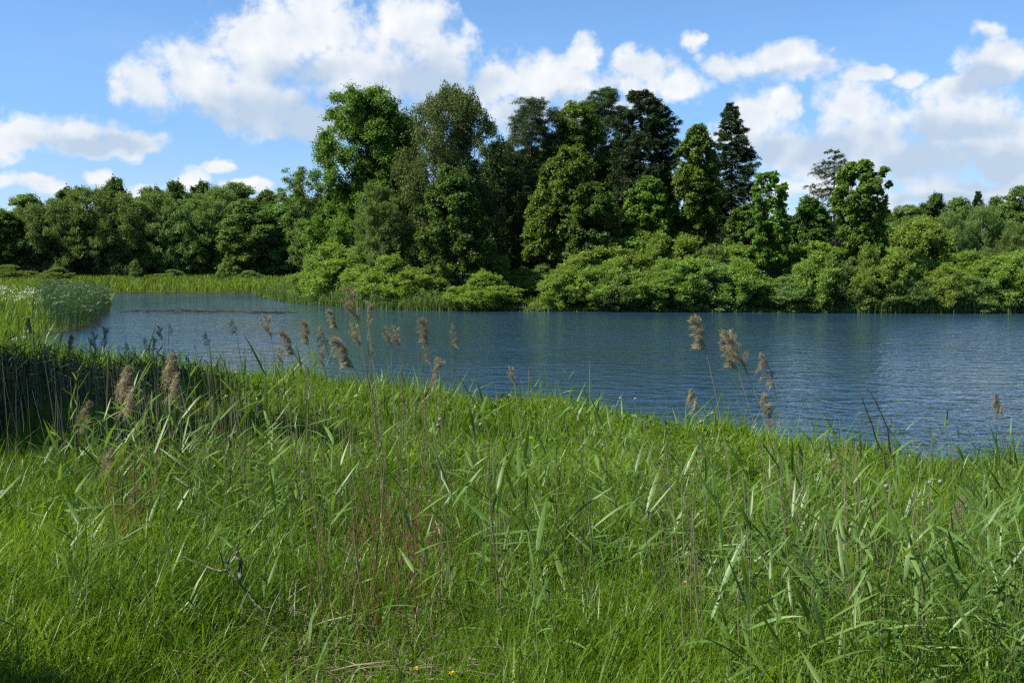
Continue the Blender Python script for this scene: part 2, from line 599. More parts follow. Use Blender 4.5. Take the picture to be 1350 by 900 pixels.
def broad_tree(root, rng, prof, mats, nb=36, nl=26000, leaf=(0.30, 0.19), style='broad', trunk_r=0.25, depth=0.9, bark='bark', rbs=1.0, open_=0.0, stems=1, limb_r=1.0, inner=0.25):
    nb, nl, leaf = int(nb * 2.2), int(nl * 2.9), (leaf[0] * 0.60, leaf[1] * 0.62)
    z, l, r = prof[:, 0], prof[:, 1], prof[:, 2]
    zt, zb = z[-1], z[0]
    zz = np.linspace(zb, zt, 200)
    li, ri = np.interp(zz, z, l), np.interp(zz, z, r)
    wd = np.maximum(li + ri, 0.15)
    area = np.trapezoid(wd, zz) if hasattr(np, 'trapezoid') else np.trapz(wd, zz)
    cdf = np.cumsum(wd ** 0.9)
    cdf /= cdf[-1]
    bz = np.interp((np.arange(nb) + rng.random(nb)) / nb, cdf, zz)
    th = (np.arange(nb) * 2.39996 + rng.random(nb) * 1.2) % (2 * math.pi)
    L_, R_ = np.interp(bz, z, l), np.interp(bz, z, r)
    cx = (R_ - L_) / 2                                   # the crown's middle may lie beside the trunk
    hw = np.maximum((L_ + R_) / 2, 0.12)
    rb = 0.98 * math.sqrt(area / nb) * rbs * rng.uniform(0.7, 1.3, nb)
    rb = np.minimum(rb, hw * 0.8 + 0.25)
    f = np.where(rng.random(nb) < inner, rng.uniform(0.1, 0.6, nb), rng.uniform(0.82, 1.06, nb))
    rad = np.maximum(hw - rb * 0.75, 0.02) * f
    C = np.stack([cx + np.cos(th) * rad, np.sin(th) * rad * depth, np.minimum(bz, zt - rb * 0.55)], 1)
    outward = nrm(np.stack([np.cos(th), np.sin(th), np.full(nb, 0.25)], 1))
    nc = 16
    bi = np.repeat(np.arange(nb), nc)
    dirs = nrm(rng.normal(size=(nb * nc, 3)) + outward[bi] * 0.55 + UP * 0.45)
    flat = np.array([1, 1, 1.25 if style == 'shoot' else 0.85])
    cc = C[bi] + dirs * (rb[bi] * rng.uniform(0.25, 1.12, nb * nc))[:, None] * flat
    rc = rb[bi] * rng.uniform(0.16, 0.44, nb * nc)
    keep = rng.random(len(cc)) > open_
    cc, rc, bi, dirs = cc[keep], rc[keep], bi[keep], dirs[keep]
    wgt = rc ** 2
    cnt = np.maximum((nl * wgt / wgt.sum()).astype(int), 4)
    ci = np.repeat(np.arange(len(cc)), cnt)
    n = len(ci)
    g = rng.normal(size=(n, 3))
    if style == 'broad':
        pos = cc[ci] + g * rc[ci][:, None] * np.array([0.6, 0.6, 0.42])
        nor = nrm(nrm(pos - C[bi[ci]]) * 0.45 + UP * 0.45 + rng.normal(size=(n, 3)) * 0.5)
        axis = nrm(np.cross(nor, rng.normal(size=(n, 3)))) - UP * 0.25
    elif style == 'weep':
        t = rng.random(n) ** 0.8
        strand = rng.integers(0, 7, n) * 1.0
        ph = strand * 2.4 + ci * 1.7
        pos = cc[ci] + np.stack([np.cos(ph), np.sin(ph), 0 * ph], 1) * (rc[ci] * (0.35 + 0.5 * t))[:, None] - UP * (t * rc[ci] * 3.0)[:, None] + g * 0.06
        pos[:, 2] = np.maximum(pos[:, 2], zb)
        nor = nrm(rng.normal(size=(n, 3)) + outward[bi[ci]] * 0.6 + UP * 0.2)
        axis = nrm(rng.normal(size=(n, 3)) * 0.5 - UP)
    elif style == 'shoot':
        t = rng.random(n) ** 0.7
        strand = rng.integers(0, 6, n) * 1.0
        ph = strand * 2.4 + ci * 1.7
        lean = np.stack([np.cos(ph), np.sin(ph), 0 * ph], 1)
        pos = cc[ci] + lean * (rc[ci] * (0.25 + 0.75 * t))[:, None] + UP * (t * rc[ci] * (1.3 + 1.6 * ((ci * 0.618) % 1.0)) - rc[ci] * 0.5)[:, None] + g * 0.05
        nor = nrm(rng.normal(size=(n, 3)) * 0.5 + UP * 0.5 + dirs[ci] * 0.7)
        axis = nrm(lean * 0.7 + UP * 0.8 + rng.normal(size=(n, 3)) * 0.5)
    else:                                                # pine: flat pads of needles
        pos = cc[ci] + g * rc[ci][:, None] * np.array([0.75, 0.75, 0.22])
        nor = nrm(rng.normal(size=(n, 3)) + UP * 0.3)
        axis = nrm(rng.normal(size=(n, 3)) + UP * 0.7 + dirs[ci] * 0.3)
    sz = rng.uniform(0.7, 1.25, n)
    tint = np.clip(rng.random(len(cc))[ci] * 0.55 + rng.random(n) * 0.45, 0, 1)
    g_ = Geo()
    g_.add(*leaf_quads(pos, axis, nor, leaf[0] * sz, leaf[1] * sz, tint=tint))
    obj('crown', g_, M[mats], root)
    # trunk, limbs
    tg = Geo()
    for s in range(stems):
        k = 9
        tz = np.linspace(-0.3, zt * 0.9, k)
        off = np.array([0, 0]) if stems == 1 else np.array([math.cos(s * 2.2), math.sin(s * 2.2)]) * 0.25
        cxs = np.interp(tz, z, (r - l) / 2) * np.clip(tz / zt, 0, 1)
        wob = np.cumsum(rng.normal(size=(k, 2)) * 0.012 * zt, axis=0) * np.linspace(0, 1, k)[:, None]
        spread = off[None] * (1 + 3.0 * np.linspace(0, 1, k)[:, None] * (stems > 1))
        pts = np.stack([cxs + wob[:, 0] + spread[:, 0], wob[:, 1] + spread[:, 1], tz], 1)
        rr = trunk_r * (1 - np.linspace(0, 1, k) ** 0.9 * 0.93)
        rr[0] *= 1.35
        tg.tube(pts, rr, 7, 0.4)
        sel = np.arange(s, nb, stems)
        for b in sel:
            hd = np.hypot(C[b, 0], C[b, 1])
            za = np.clip(C[b, 2] - 0.3 * zt * 0.35 - hd * 0.55, zt * 0.08, zt * 0.82)
            a = np.array([np.interp(za, tz, pts[:, i]) for i in range(3)])
            ra = np.interp(za, tz, rr) * 0.45 * limb_r
            t = np.linspace(0, 1, 5)[:, None]
            mid = a * 0.5 + C[b] * 0.5 + np.array([0, 0, -0.12 * hd])
            q = (1 - t) ** 2 * a + 2 * t * (1 - t) * mid + t ** 2 * C[b]
            tg.tube(q, np.linspace(ra, 0.018, 5), 5, 0.4)
            for c in np.nonzero(bi == b)[0][::4]:
                p0 = q[3]
                tg.tube(np.stack([p0, (p0 + cc[c]) / 2 + rng.normal(size=3) * 0.08, cc[c]]), [0.022, 0.014, 0.006], 3, 0.4)
    obj('trunk', tg, M[bark], root)


def conifer(root, rng, prof, mats, nbr=110, droop=0.25, tip_up=0.2, trunk_r=0.22, needle=(0.22, 0.036), dens=1.0, bark='bark', gap=0.1, depth=0.9, twigs=12):
    z, l, r = prof[:, 0], prof[:, 1], prof[:, 2]
    zt, zb = z[-1], z[0]
    tg = Geo()
    k = 8
    tz = np.linspace(-0.3, zt, k)
    wob = rng.normal(size=(k, 2)) * 0.05
    pts = np.stack([wob[:, 0], wob[:, 1], tz], 1)
    tg.tube(pts, trunk_r * (1 - np.linspace(0, 1, k) * 0.95), 7, 0.4)
    P, A, N, T_ = [], [], [], []
    per = 6
    lev = np.linspace(0, 1, max(nbr // per, 3)) ** 0.92
    for q in lev:
        zh = zb + (zt - zb) * q * 0.985
        for b in range(per):
            if rng.random() < gap:
                continue
            th = rng.random() * 2 * math.pi
            c, s_ = math.cos(th), math.sin(th)
            lx = np.interp(zh, z, r) if c > 0 else np.interp(zh, z, l)
            ly = 0.5 * (np.interp(zh, z, r) + np.interp(zh, z, l)) * depth
            Ln = math.hypot(lx * c, ly * s_) * rng.uniform(0.72, 1.12) + 0.12
            zc = zh + rng.normal() * 0.06
            t = np.linspace(0, 1, 6)
            zz = zc + Ln * (-droop * np.sin(t * math.pi * 0.62) + tip_up * t ** 2.2 + 0.05 * t)
            bp = np.stack([c * Ln * t, s_ * Ln * t, zz], 1)
            bp[1:-1] += rng.normal(size=(4, 3)) * 0.04 * Ln
            tg.tube(bp, np.linspace(0.02 + 0.012 * Ln, 0.006, 6), 4, 0.4)
            nt = max(int(twigs * Ln ** 0.7 * dens), 3)
            tt = rng.uniform(0.12, 1.0, nt) ** 0.8
            base = np.stack([np.interp(tt, t, bp[:, i]) for i in range(3)], 1)
            side = np.where(rng.random(nt) < 0.5, 1, -1)
            latd = np.stack([-s_ * side, c * side, np.full(nt, -0.22)], 1) + np.array([c, s_, 0]) * 0.75 + rng.normal(size=(nt, 3)) * np.array([0.22, 0.22, 0.10])
            latd = nrm(latd)
            tl = (0.28 + 0.42 * (1 - tt)) * min(Ln, 2.4) * rng.uniform(0.5, 1.1, nt) * 0.62 + 0.12
            m = 14
            u = rng.random((nt, m))
            hang = -0.28 * u ** 2
            pp = base[:, None] + latd[:, None] * (tl[:, None] * u)[..., None] + UP * (hang * tl[:, None])[..., None] + rng.normal(size=(nt, m, 3)) * 0.035
            ax = latd[:, None] * 0.9 + rng.normal(size=(nt, m, 3)) * 0.45
            nn = UP * 0.7 + rng.normal(size=(nt, m, 3)) * 0.6
            P.append(pp.reshape(-1, 3))
            A.append(ax.reshape(-1, 3))
            N.append(nn.reshape(-1, 3))
            T_.append(np.repeat(rng.random(nt), m) * 0.6 + rng.random(nt * m) * 0.4)
    P, A, N, T_ = map(np.concatenate, (P, A, N, T_))
    n = len(P)
    sz = rng.uniform(0.7, 1.3, n)
    g = Geo()
    g.add(*leaf_quads(P, nrm(A), nrm(N), needle[0] * sz, needle[1] * sz * 1.6, fold=0.1, tint=T_))
    obj('crown', g, M[mats], root)
    obj('trunk', tg, M[bark], root)


def place_tree(name, label, cat, tx, d, rows, seed, kind='broad', group=None, **kw):
    x = at(tx, rows[-1][0], d)[0]
    bz = gz1(x, d) - 0.05
    root = empty(name, (x, d, bz))
    tag(root, label, cat, group)
    rng = np.random.default_rng(seed)
    pr = profile(tx, d, rows, bz)
    (conifer if kind == 'conifer' else broad_tree)(root, rng, pr, **kw)
    return root


# ------------------------------------------------------------------ the trees on the far bank
GI = 'tall trees on the far bank'
place_tree('linden_tree', 'tall full linden with a broad domed bright green crown, left end of the grove', 'tree', 480, 120,
           [(122, 452, 520), (140, 432, 540), (180, 420, 550), (230, 414, 552), (280, 404, 548), (330, 400, 530), (362, 404, 510)], 11, group=GI, mats='linden', nb=64, nl=52000, leaf=(0.34, 0.23), trunk_r=0.4, rbs=1.15, inner=0.4)
place_tree('birch_tree', 'tall weeping birch with fine hanging grey-green foliage beside the domed linden', 'tree', 598, 115,
           [(110, 572, 618), (130, 548, 640), (160, 541, 657), (200, 524, 663), (240, 516, 668), (280, 512, 672), (330, 524, 676), (362, 534, 668)], 12, group=GI, mats='birch', nb=72, nl=52000, leaf=(0.30, 0.17), style='weep', trunk_r=0.3, bark='birchbark', rbs=1.2, inner=0.4)
place_tree('maple_tree', 'small dark maple leaning over the water in front of the weeping birch', 'tree', 605, 102,
           [(222, 584, 602), (250, 567, 626), (290, 553, 644), (330, 548, 652), (366, 560, 642)], 13, group=GI, mats='dark', nb=32, nl=20000, leaf=(0.32, 0.24), trunk_r=0.18)
place_tree('willow_tree', 'soft grey-green willow standing low between the linden and the small dark maple', 'tree', 499, 111,
           [(250, 484, 506), (270, 472, 527), (300, 463, 538), (330, 461, 543), (362, 470, 540)], 14, group=GI, mats='willow', nb=30, nl=22000, leaf=(0.24, 0.10), style='shoot', trunk_r=0.15, stems=3)
place_tree('pine_tree', 'crooked dark pine with tufted top just right of the weeping birch', 'tree', 703, 120,
           [(133, 682, 724), (150, 676, 736), (180, 668, 738), (220, 664, 740), (280, 668, 738), (345, 672, 734)], 15, group=GI, mats='pine', nb=40, nl=52000, leaf=(0.40, 0.06), style='pine', trunk_r=0.3, rbs=0.98, open_=0.1)
place_tree('maple_tree', 'lighter green maple rising between the tufted pine and the tall pine', 'tree', 750, 122,
           [(137, 742, 774), (160, 728, 792), (200, 716, 800), (250, 706, 812), (300, 700, 816), (345, 704, 812)], 16, group=GI, mats='maple', nb=54, nl=36000, leaf=(0.34, 0.24), trunk_r=0.35)
place_tree('pine_tree', 'tall slim pine with a layered tip beside the dark spreading spruce', 'tree', 794, 126,
           [(118, 784, 806), (132, 774, 818), (165, 768, 828), (210, 770, 826), (280, 774, 822), (340, 780, 812)], 17, group=GI, mats='pine', nb=40, nl=52000, leaf=(0.40, 0.06), style='pine', trunk_r=0.28, rbs=0.95, open_=0.08)
place_tree('spruce_tree', 'dark spreading spruce with ragged long boughs, broadest conifer of the grove', 'tree', 843, 116,
           [(118, 838, 849), (135, 820, 868), (160, 812, 888), (190, 808, 900), (230, 808, 898), (280, 812, 884), (345, 818, 874)], 18, 'conifer', group=GI, mats='spruce', nbr=300, droop=0.20, tip_up=0.26, trunk_r=0.35, dens=1.5, twigs=19, gap=0.06)
place_tree('maple_tree', 'rounded low maple in front of the grove below the tall slim pine', 'tree', 775, 106,
           [(245, 757, 790), (270, 739, 810), (300, 735, 820), (338, 745, 816)], 19, group=GI, mats='dark', nb=28, nl=18000, leaf=(0.32, 0.24), trunk_r=0.18)
place_tree('maple_tree', 'bright leafy maple low in the grove between birch and rounded maple', 'tree', 722, 109,
           [(196, 734, 768), (220, 718, 785), (255, 704, 782), (295, 692, 770), (340, 690, 760)], 20, group=GI, mats='maple', nb=40, nl=26000, leaf=(0.33, 0.24), trunk_r=0.22)
place_tree('maple_tree', 'tall dark maple with bright left side standing against the pointed spruce', 'tree', 915, 108,
           [(168, 908, 934), (190, 898, 944), (230, 889, 950), (270, 882, 951), (310, 885, 946), (335, 890, 940)], 21, group=GI, mats='maple', nb=44, nl=28000, leaf=(0.33, 0.24), trunk_r=0.22, rbs=0.9)
place_tree('maple_tree', 'small maple under the boughs of the dark spreading spruce', 'tree', 850, 107,
           [(235, 840, 868), (262, 823, 884), (300, 820, 890), (336, 826, 886)], 22, group=GI, mats='maple', nb=26, nl=16000, leaf=(0.32, 0.24), trunk_r=0.16)
place_tree('spruce_tree', 'narrow pointed spruce rising alone against the white clouds', 'tree', 963, 113,
           [(135, 961, 965), (150, 954, 974), (175, 947, 984), (205, 942, 993), (235, 936, 1000), (268, 934, 1004), (310, 936, 1000)], 23, 'conifer', group=GI, mats='spruce', nbr=250, droop=0.26, tip_up=0.22, trunk_r=0.24, dens=1.2, twigs=14, gap=0.07)
place_tree('maple_tree', 'young thin maple with see-through crown at the water edge', 'tree', 1015, 101,
           [(230, 1002, 1030), (250, 992, 1042), (270, 994, 1036), (292, 984, 1044), (325, 980, 1042), (355, 992, 1032)], 24, group=GI, mats='maple', nb=30, nl=9500, leaf=(0.34, 0.26), trunk_r=0.10, rbs=0.74, open_=0.5)
place_tree('larch_tree', 'thin grey-green larch with airy boughs behind the right-hand maple', 'tree', 1098, 118,
           [(197, 1092, 1103), (215, 1078, 1114), (235, 1068, 1122), (265, 1064, 1128), (300, 1070, 1124), (335, 1076, 1118)], 25, 'conifer', group=GI, mats='larch', nbr=115, droop=0.16, tip_up=0.30, trunk_r=0.22, dens=0.75, twigs=11, gap=0.15)
place_tree('maple_tree', 'low dark maple filling the space between young maple and airy larch', 'tree', 1066, 112,
           [(262, 1056, 1080), (285, 1046, 1092), (310, 1040, 1098), (335, 1044, 1094)], 26, group=GI, mats='dark', nb=24, nl=13000, leaf=(0.32, 0.24), trunk_r=0.15)
place_tree('maple_tree', 'upright maple with loose open top leaning right, last of the tall trees', 'tree', 1135, 103,
           [(213, 1120, 1150), (230, 1106, 1172), (260, 1099, 1176), (290, 1101, 1164), (320, 1108, 1170), (352, 1114, 1166)], 27, group=GI, mats='maple', nb=42, nl=18000, leaf=(0.34, 0.25), trunk_r=0.16, rbs=0.78, open_=0.42)
place_tree('maple_tree', 'dark low maple at the foot of the pointed spruce', 'tree', 984, 106,
           [(274, 970, 1000), (298, 954, 1012), (328, 952, 1012)], 28, group=GI, mats='dark', nb=22, nl=13000, leaf=(0.32, 0.24), trunk_r=0.15)
place_tree('alder_tree', 'bare-looking alder with open forked branches left of the domed linden', 'tree', 397, 146,
           [(222, 378, 408), (240, 362, 424), (270, 366, 430), (300, 372, 432), (350, 384, 426)], 29, group=GI, mats='far', nb=30, nl=6500, leaf=(0.34, 0.2), trunk_r=0.22, rbs=0.8, open_=0.3)

# shaded trees standing deeper in the grove, seen through its gaps
deep = [(445, 138, 250, 70), (524, 142, 152, 80), (590, 140, 240, 70), (660, 138, 190, 74), (700, 144, 200, 74), (742, 140, 175, 74), (812, 142, 200, 74), (868, 138, 225, 70), (930, 140, 235, 66), (988, 144, 285, 64), (1050, 142, 298, 62), (1105, 140, 292, 60), (1160, 146, 300, 66)]
dw = ['behind the domed linden', 'in the gap between linden and weeping birch', 'behind the small dark maple', 'in the gap between birch and tufted pine', 'behind the tufted pine', 'behind the lighter green maple',
      'behind the tall slim pine', 'behind the dark spreading spruce', 'behind the tall dark maple', 'behind the foot of the pointed spruce', 'behind the low dark maple near the larch', 'behind the airy larch', 'right of the last upright maple']
protoD = None
for i, (px, d, top, w) in enumerate(deep):
    x = at(px, 360, d)[0]
    bz = gz1(x, d) - 0.1
    H = at(px, top, d)[2] - bz
    ws = w / FPX * d
    if i % 4 == 0:
        protoD = place_tree('oak_tree', '', 'tree', px, d, [(top, px - w * 0.2, px + w * 0.2), (top + 0.2 * (345 - top), px - w * 0.42, px + w * 0.42), (top + 0.6 * (345 - top), px - w * 0.5, px + w * 0.5), (345, px - w * 0.45, px + w * 0.45)],
                            100 + i, mats='dark', nb=36, nl=17000, leaf=(0.5, 0.36), trunk_r=0.3)
        o, pH, pW = protoD, H, ws
    else:
        o = copy_tree(protoD)
        o.location = (x, d, bz)
        o.rotation_euler = (0, 0, i * 1.9)
        o.scale = (ws / pW, ws / pW, H / pH)
    tag(o, 'shaded oak deep in the grove, ' + dw[i], 'tree', 'shaded oaks inside the grove')

# ------------------------------------------------------------------ woods along the far meadow (left) and beyond the right bank
def generic(name, seed, H, w, shape, **kw):
    prs = {'willow': [(0.05, .34), (0.25, .5), (0.5, .54), (0.75, .47), (0.92, .30), (1.0, .12)],
           'round': [(0.03, .34), (0.35, .5), (0.6, .5), (0.82, .4), (0.95, .22), (1.0, .08)],
           'slim': [(0.12, .3), (0.3, .5), (0.5, .48), (0.7, .36), (0.88, .2), (1.0, .05)]}[shape]
    root = empty(name, (0, 0, 0))
    root['category'] = 'tree'
    rng = np.random.default_rng(seed)
    pr = np.array([(a * H, b * w * rng.uniform(0.85, 1.15), b * w * rng.uniform(0.85, 1.15)) for a, b in prs])
    if shape == 'slim' and kw.pop('conifer', False):
        conifer(root, rng, pr, **kw)
    else:
        broad_tree(root, rng, pr, **kw)
    root['H'], root['w'] = H, w
    return root


used = set()
PW = [generic('willow_tree', 201, 15.5, 8.5, 'willow', mats='willow', nb=34, nl=17000, leaf=(0.42, 0.17), style='weep', trunk_r=0.3, stems=2, limb_r=1.3, rbs=0.95),
      generic('willow_tree', 202, 15.0, 9.5, 'willow', mats='willow', nb=38, nl=18000, leaf=(0.42, 0.18), style='shoot', trunk_r=0.32, stems=2, limb_r=1.3, rbs=0.95)]
PR = [generic('alder_tree', 203, 15.0, 8.0, 'round', mats='far', nb=34, nl=16000, leaf=(0.46, 0.30), trunk_r=0.26),
      generic('alder_tree', 204, 14.0, 8.5, 'round', mats='dark', nb=34, nl=16000, leaf=(0.46, 0.32), trunk_r=0.26)]
PB = [generic('willow_tree', 205, 9.0, 9.0, 'round', mats='willow', nb=36, nl=20000, leaf=(0.32, 0.12), style='shoot', trunk_r=0.22, stems=3)]
PS = [generic('spruce_tree', 206, 17.0, 6.0, 'slim', conifer=True, mats='spruce', nbr=260, trunk_r=0.2, needle=(0.4, 0.09), twigs=9)]


def set_generic(protos, k, px, d, top, w, rz, label, group, sink=0.1):
    p = protos[k % len(protos)]
    o = p if p.name not in used else copy_tree(p)
    used.add(p.name)
    x = at(px, 360, d)[0]
    bz = gz1(x, d) - sink
    H = at(px, top, d)[2] - bz
    s = (w / FPX * d) / p['w']
    o.location = (x, d, bz)
    o.rotation_euler = (0, 0, rz)
    o.scale = (s, s, H / p['H'])
    tag(o, label, 'tree', group)
    return o


GL = 'wood along the back of the far meadow'
num = ['first', 'second', 'third', 'fourth', 'fifth', 'sixth', 'seventh', 'eighth', 'ninth', 'tenth', 'eleventh', 'twelfth', 'thirteenth', 'fourteenth', 'fifteenth', 'sixteenth', 'seventeenth', 'eighteenth', 'nineteenth', 'twentieth',
       'twenty-first', 'twenty-second', 'twenty-third', 'twenty-fourth', 'twenty-fifth', 'twenty-sixth', 'twenty-seventh', 'twenty-eighth', 'twenty-ninth', 'thirtieth']
for tens, tenth in (('thirty', 'fortieth'), ('forty', 'fiftieth'), ('fifty', 'sixtieth')):
    num += [f'{tens}-{u}' for u in num[:9]] + [tenth]
front = [(-30, 262, 66, 1, 0), (8, 268, 52, 3, 0), (45, 262, 50, 0, 0), (82, 250, 58, 0, 1), (122, 243, 62, 1, 0), (165, 248, 58, 0, 0), (205, 248, 62, 1, 1), (246, 250, 60, 0, 0), (288, 250, 58, 1, 0), (328, 252, 56, 2, 0), (368, 262, 52, 2, 0), (408, 268, 52, 3, 0)]
for i, (px, top, w, k, j) in enumerate(front):
    P_ = PW if k < 2 else PR
    word = 'pale willow with slanting limbs' if k < 2 else 'pale leafy alder'
    set_generic(P_, k % 2, px, 192 + (i * 37 % 9), top + 9 + 5 * math.sin(i * 2.2), w * (1.45 + 0.2 * math.sin(i * 3.1)), i * 2.1, f'{word} in the front row behind the meadow, {num[i]} from the left', GL)
back = [(-20, 262, 60), (40, 255, 56), (95, 246, 50), (152, 234, 46), (205, 246, 50), (236, 239, 40), (268, 239, 38), (312, 240, 54), (352, 250, 50), (395, 255, 56), (430, 260, 60)]
for i, (px, top, w) in enumerate(back):
    set_generic(PR, (i + 1) % 2 if i not in (3, 5, 6) else 1, px, 214 + (i * 29 % 11), top + 3, w * 1.5, i * 1.3 + 0.4, f'darker alder showing above the willow row behind the meadow, {num[i]} from the left', GL)
for i in range(13):
    px = -60 + i * 40
    set_generic(PR, 1, px, 238 + (i * 31 % 9), 272 + (i * 17 % 12), 74, i * 0.9, f'shaded alder deepest in the wood behind the meadow, {num[i]} from the left', GL)
GR = 'wood beyond the right end of the far bank'
rb_ = [(1165, 284, 60), (1195, 272, 54), (1230, 257, 44), (1262, 262, 44), (1312, 262, 46), (1346, 247, 60), (1390, 255, 64), (1430, 262, 60)]
for i, (px, top, w) in enumerate(rb_):
    set_generic(PR, i + 1, px, 176 + (i * 13 % 9), top, w * 1.2, i * 1.7, f'dark alder along the skyline at the right, {num[i]} from the airy larch', GR)
set_generic(PS, 0, 1287, 172, 252, 26, 0.3, 'narrow spruce tip poking above the alders at the right skyline', GR)
for i, (px, top, w, d) in enumerate([(1178, 300, 60, 150), (1206, 292, 54, 146), (1252, 288, 50, 150), (1295, 278, 66, 152), (1340, 300, 58, 148), (1385, 290, 70, 150), (1228, 312, 46, 140)]):
    set_generic(PB, 0, px, d, top, w, i * 1.1, f'rounded pale willow below the right skyline, {num[i]} from the airy larch' if i < 6 else 'small rounded pale willow in front of its row below the right skyline', GR)
for i in range(9):
    px = 1150 + i * 38
    set_generic(PR, 1, px, 205 + (i * 31 % 9), 272 + (i * 23 % 12), 80, i * 0.9, f'shaded alder deepest in the right-hand wood, {num[i]} from the airy larch', GR)


for i in range(19):
    px = 440 + i * 40
    set_generic(PR, 1, px, 190 + (i * 31 % 9), 296 + (i * 23 % 14), 84, i * 1.4, f'shaded alder far back behind the grove, glimpsed between trunks, {num[i]} from the left', 'far wood behind the grove', 0.8)


# ------------------------------------------------------------------ bushes along the far bank
def bush_proto(seed, style, mats, leaf, nl, nb, rbs=1.0):
    root = empty('willow_bush', (0, 0, 0))
    rng = np.random.default_rng(seed)
    pr = np.array([(a, b * rng.uniform(0.65, 1.3), b * rng.uniform(0.65, 1.3)) for a, b in [(0.02, 1.3), (0.8, 1.75), (1.7, 1.9), (2.6, 1.6), (3.4, 1.0), (3.9, 0.45)]])
    broad_tree(root, rng, pr, mats, nb=nb, nl=nl, leaf=leaf, style=style, trunk_r=0.05, stems=4, bark='bark', rbs=rbs)
    for c in root.children:
        if c.name.startswith('trunk'):
            c.name = 'stem'
    return root


BP = [bush_proto(301, 'shoot', 'bush', (0.24, 0.10), 8000, 22), bush_proto(302, 'shoot', 'bush', (0.26, 0.11), 8000, 28), bush_proto(303, 'shoot', 'bush', (0.22, 0.12), 8000, 24), bush_proto(304, 'shoot', 'willow', (0.24, 0.09), 8000, 22), bush_proto(305, 'shoot', 'bush', (0.24, 0.12), 8000, 26)]
bushes = []
# (column, distance, top row, width in columns, prototype)
bushes += [(412, 120, 362, 40, 4), (440, 110, 340, 70, 4), (470, 113, 336, 60, 2), (432, 106, 362, 48, 4), (478, 104, 356, 54, 1), (515, 103, 356, 56, 0), (552, 101, 362, 50, 1), (585, 101, 366, 44, 0), (520, 110, 348, 60, 2)]
bushes += [(636, 102, 352, 44, 2), (662, 104, 346, 48, 0), (690, 104, 350, 44, 2), (716, 108, 348, 48, 3), (640, 100.5, 362, 60, 0)]
bushes += [(742, 100.5, 362, 50, 1), (760, 103, 344, 58, 0), (796, 104, 330, 64, 1), (832, 105, 322, 64, 0), (866, 104, 318, 66, 1), (903, 104, 322, 64, 0), (936, 103, 318, 64, 3), (968, 103, 324, 60, 0), (1002, 104, 334, 56, 1), (1046, 104, 330, 58, 0), (1078, 105, 326, 58, 1), (1108, 106, 334, 56, 3),
           (780, 99.5, 358, 56, 0), (818, 99.5, 350, 60, 3), (858, 99.3, 352, 60, 2), (900, 99.2, 356, 58, 1), (938, 99, 352, 60, 3), (975, 98.6, 352, 62, 0), (1040, 98.5, 356, 58, 3), (1075, 98.6, 348, 60, 1), (1112, 99, 346, 58, 3), (1150, 99.5, 352, 56, 2), (1188, 100, 356, 52, 3)]
bushes += [(1140, 106, 336, 50, 1), (1176, 108, 326, 54, 0), (1210, 110, 300, 60, 1), (1208, 106, 332, 54, 2), (1242, 110, 326, 52, 3), (1240, 103, 346, 46, 1), (1272, 104, 336, 60, 0), (1300, 106, 330, 60, 3), (1330, 104, 338, 56, 1), (1362, 104, 332, 58, 0), (1285, 100.5, 358, 56, 3), (1325, 100, 362, 54, 0), (1360, 100, 360, 54, 1), (1400, 103, 338, 70, 0)]
for i, px in enumerate(range(748, 1345, 33)):
    bushes.append((px, 102.8 + 1.5 * math.sin(i * 2.4), 346 - 10 * math.sin(i * 1.7) ** 2, 58, (0, 1, 4, 2)[i % 4]))
bushes.sort(key=lambda b: b[0])
front_n = back_n = 0
usedb = set()
for i, (px, d, top, w, k) in enumerate(bushes):
    p = BP[k]
    o = p if k not in usedb else copy_tree(p)
    usedb.add(k)
    if px < 610:
        top, w = top - 9, w * 1.15
    while px < 610 and lake_distance(np.array([at(px, 400, d)[0]]), np.array([d]))[0] < 0.9:
        d += 0.4
    if d < 102.6 and px > 610:                            # the front row stands right at the water
        while lake_distance(np.array([at(px, 400, d)[0]]), np.array([d]))[0] > 1.4:
            d -= 0.3
    x = at(px, 400, d)[0]
    bz = gz1(x, d) - 0.15
    H = at(px, top, d)[2] - bz
    s = (1.35 + 0.35 * math.sin(i * 2.7)) * w / FPX * d / 3.5
    o.location = (x, d, bz)
    o.rotation_euler = (0, 0, i * 2.3)
    o.scale = (s, s * 0.85, H / 4.2 * (1.0 + 0.13 * math.sin(i * 4.1)))
    look = ['yellow-green', 'bright green', 'round-leaved', 'grey-green', 'fresh light green'][k]
    if bushes[i][1] < 102.6:
        front_n += 1
        lab = f'{look} bush at the far water edge, number {front_n} of the front row from the left'
        lab = f'{look} bush close to the far water edge, {num[front_n - 1]} from the left there' if front_n <= 60 else lab
    else:
        back_n += 1
        lab = f'{look} bush higher up the far bank, {num[back_n - 1]} from the left there' if back_n <= 60 else f'{look} bush high on the far bank near its right end, number {back_n}'
    tag(o, lab, 'bush', 'willow bushes along the far bank')
for i, (px, top, w) in enumerate([(10, 350, 60), (64, 346, 34), (92, 353, 44), (183, 344, 20), (215, 356, 40), (300, 353, 18), (335, 357, 34)]):
    o = copy_tree(BP[3])
    d = 186
    x = at(px, 400, d)[0]
    bz = gz1(x, d) - 0.05
    s = w / FPX * d / 3.5
    d += 6 * math.sin(i * 2.0)
    o.location = (x, d, bz)
    o.rotation_euler = (0, 0, i * 2.3)
    o.scale = (s, s, (at(px, top, d)[2] - bz) / 4.0)
    tag(o, f'small pale bush at the foot of the meadow wood, {num[i]} from the left', 'bush', 'small bushes before the meadow wood')

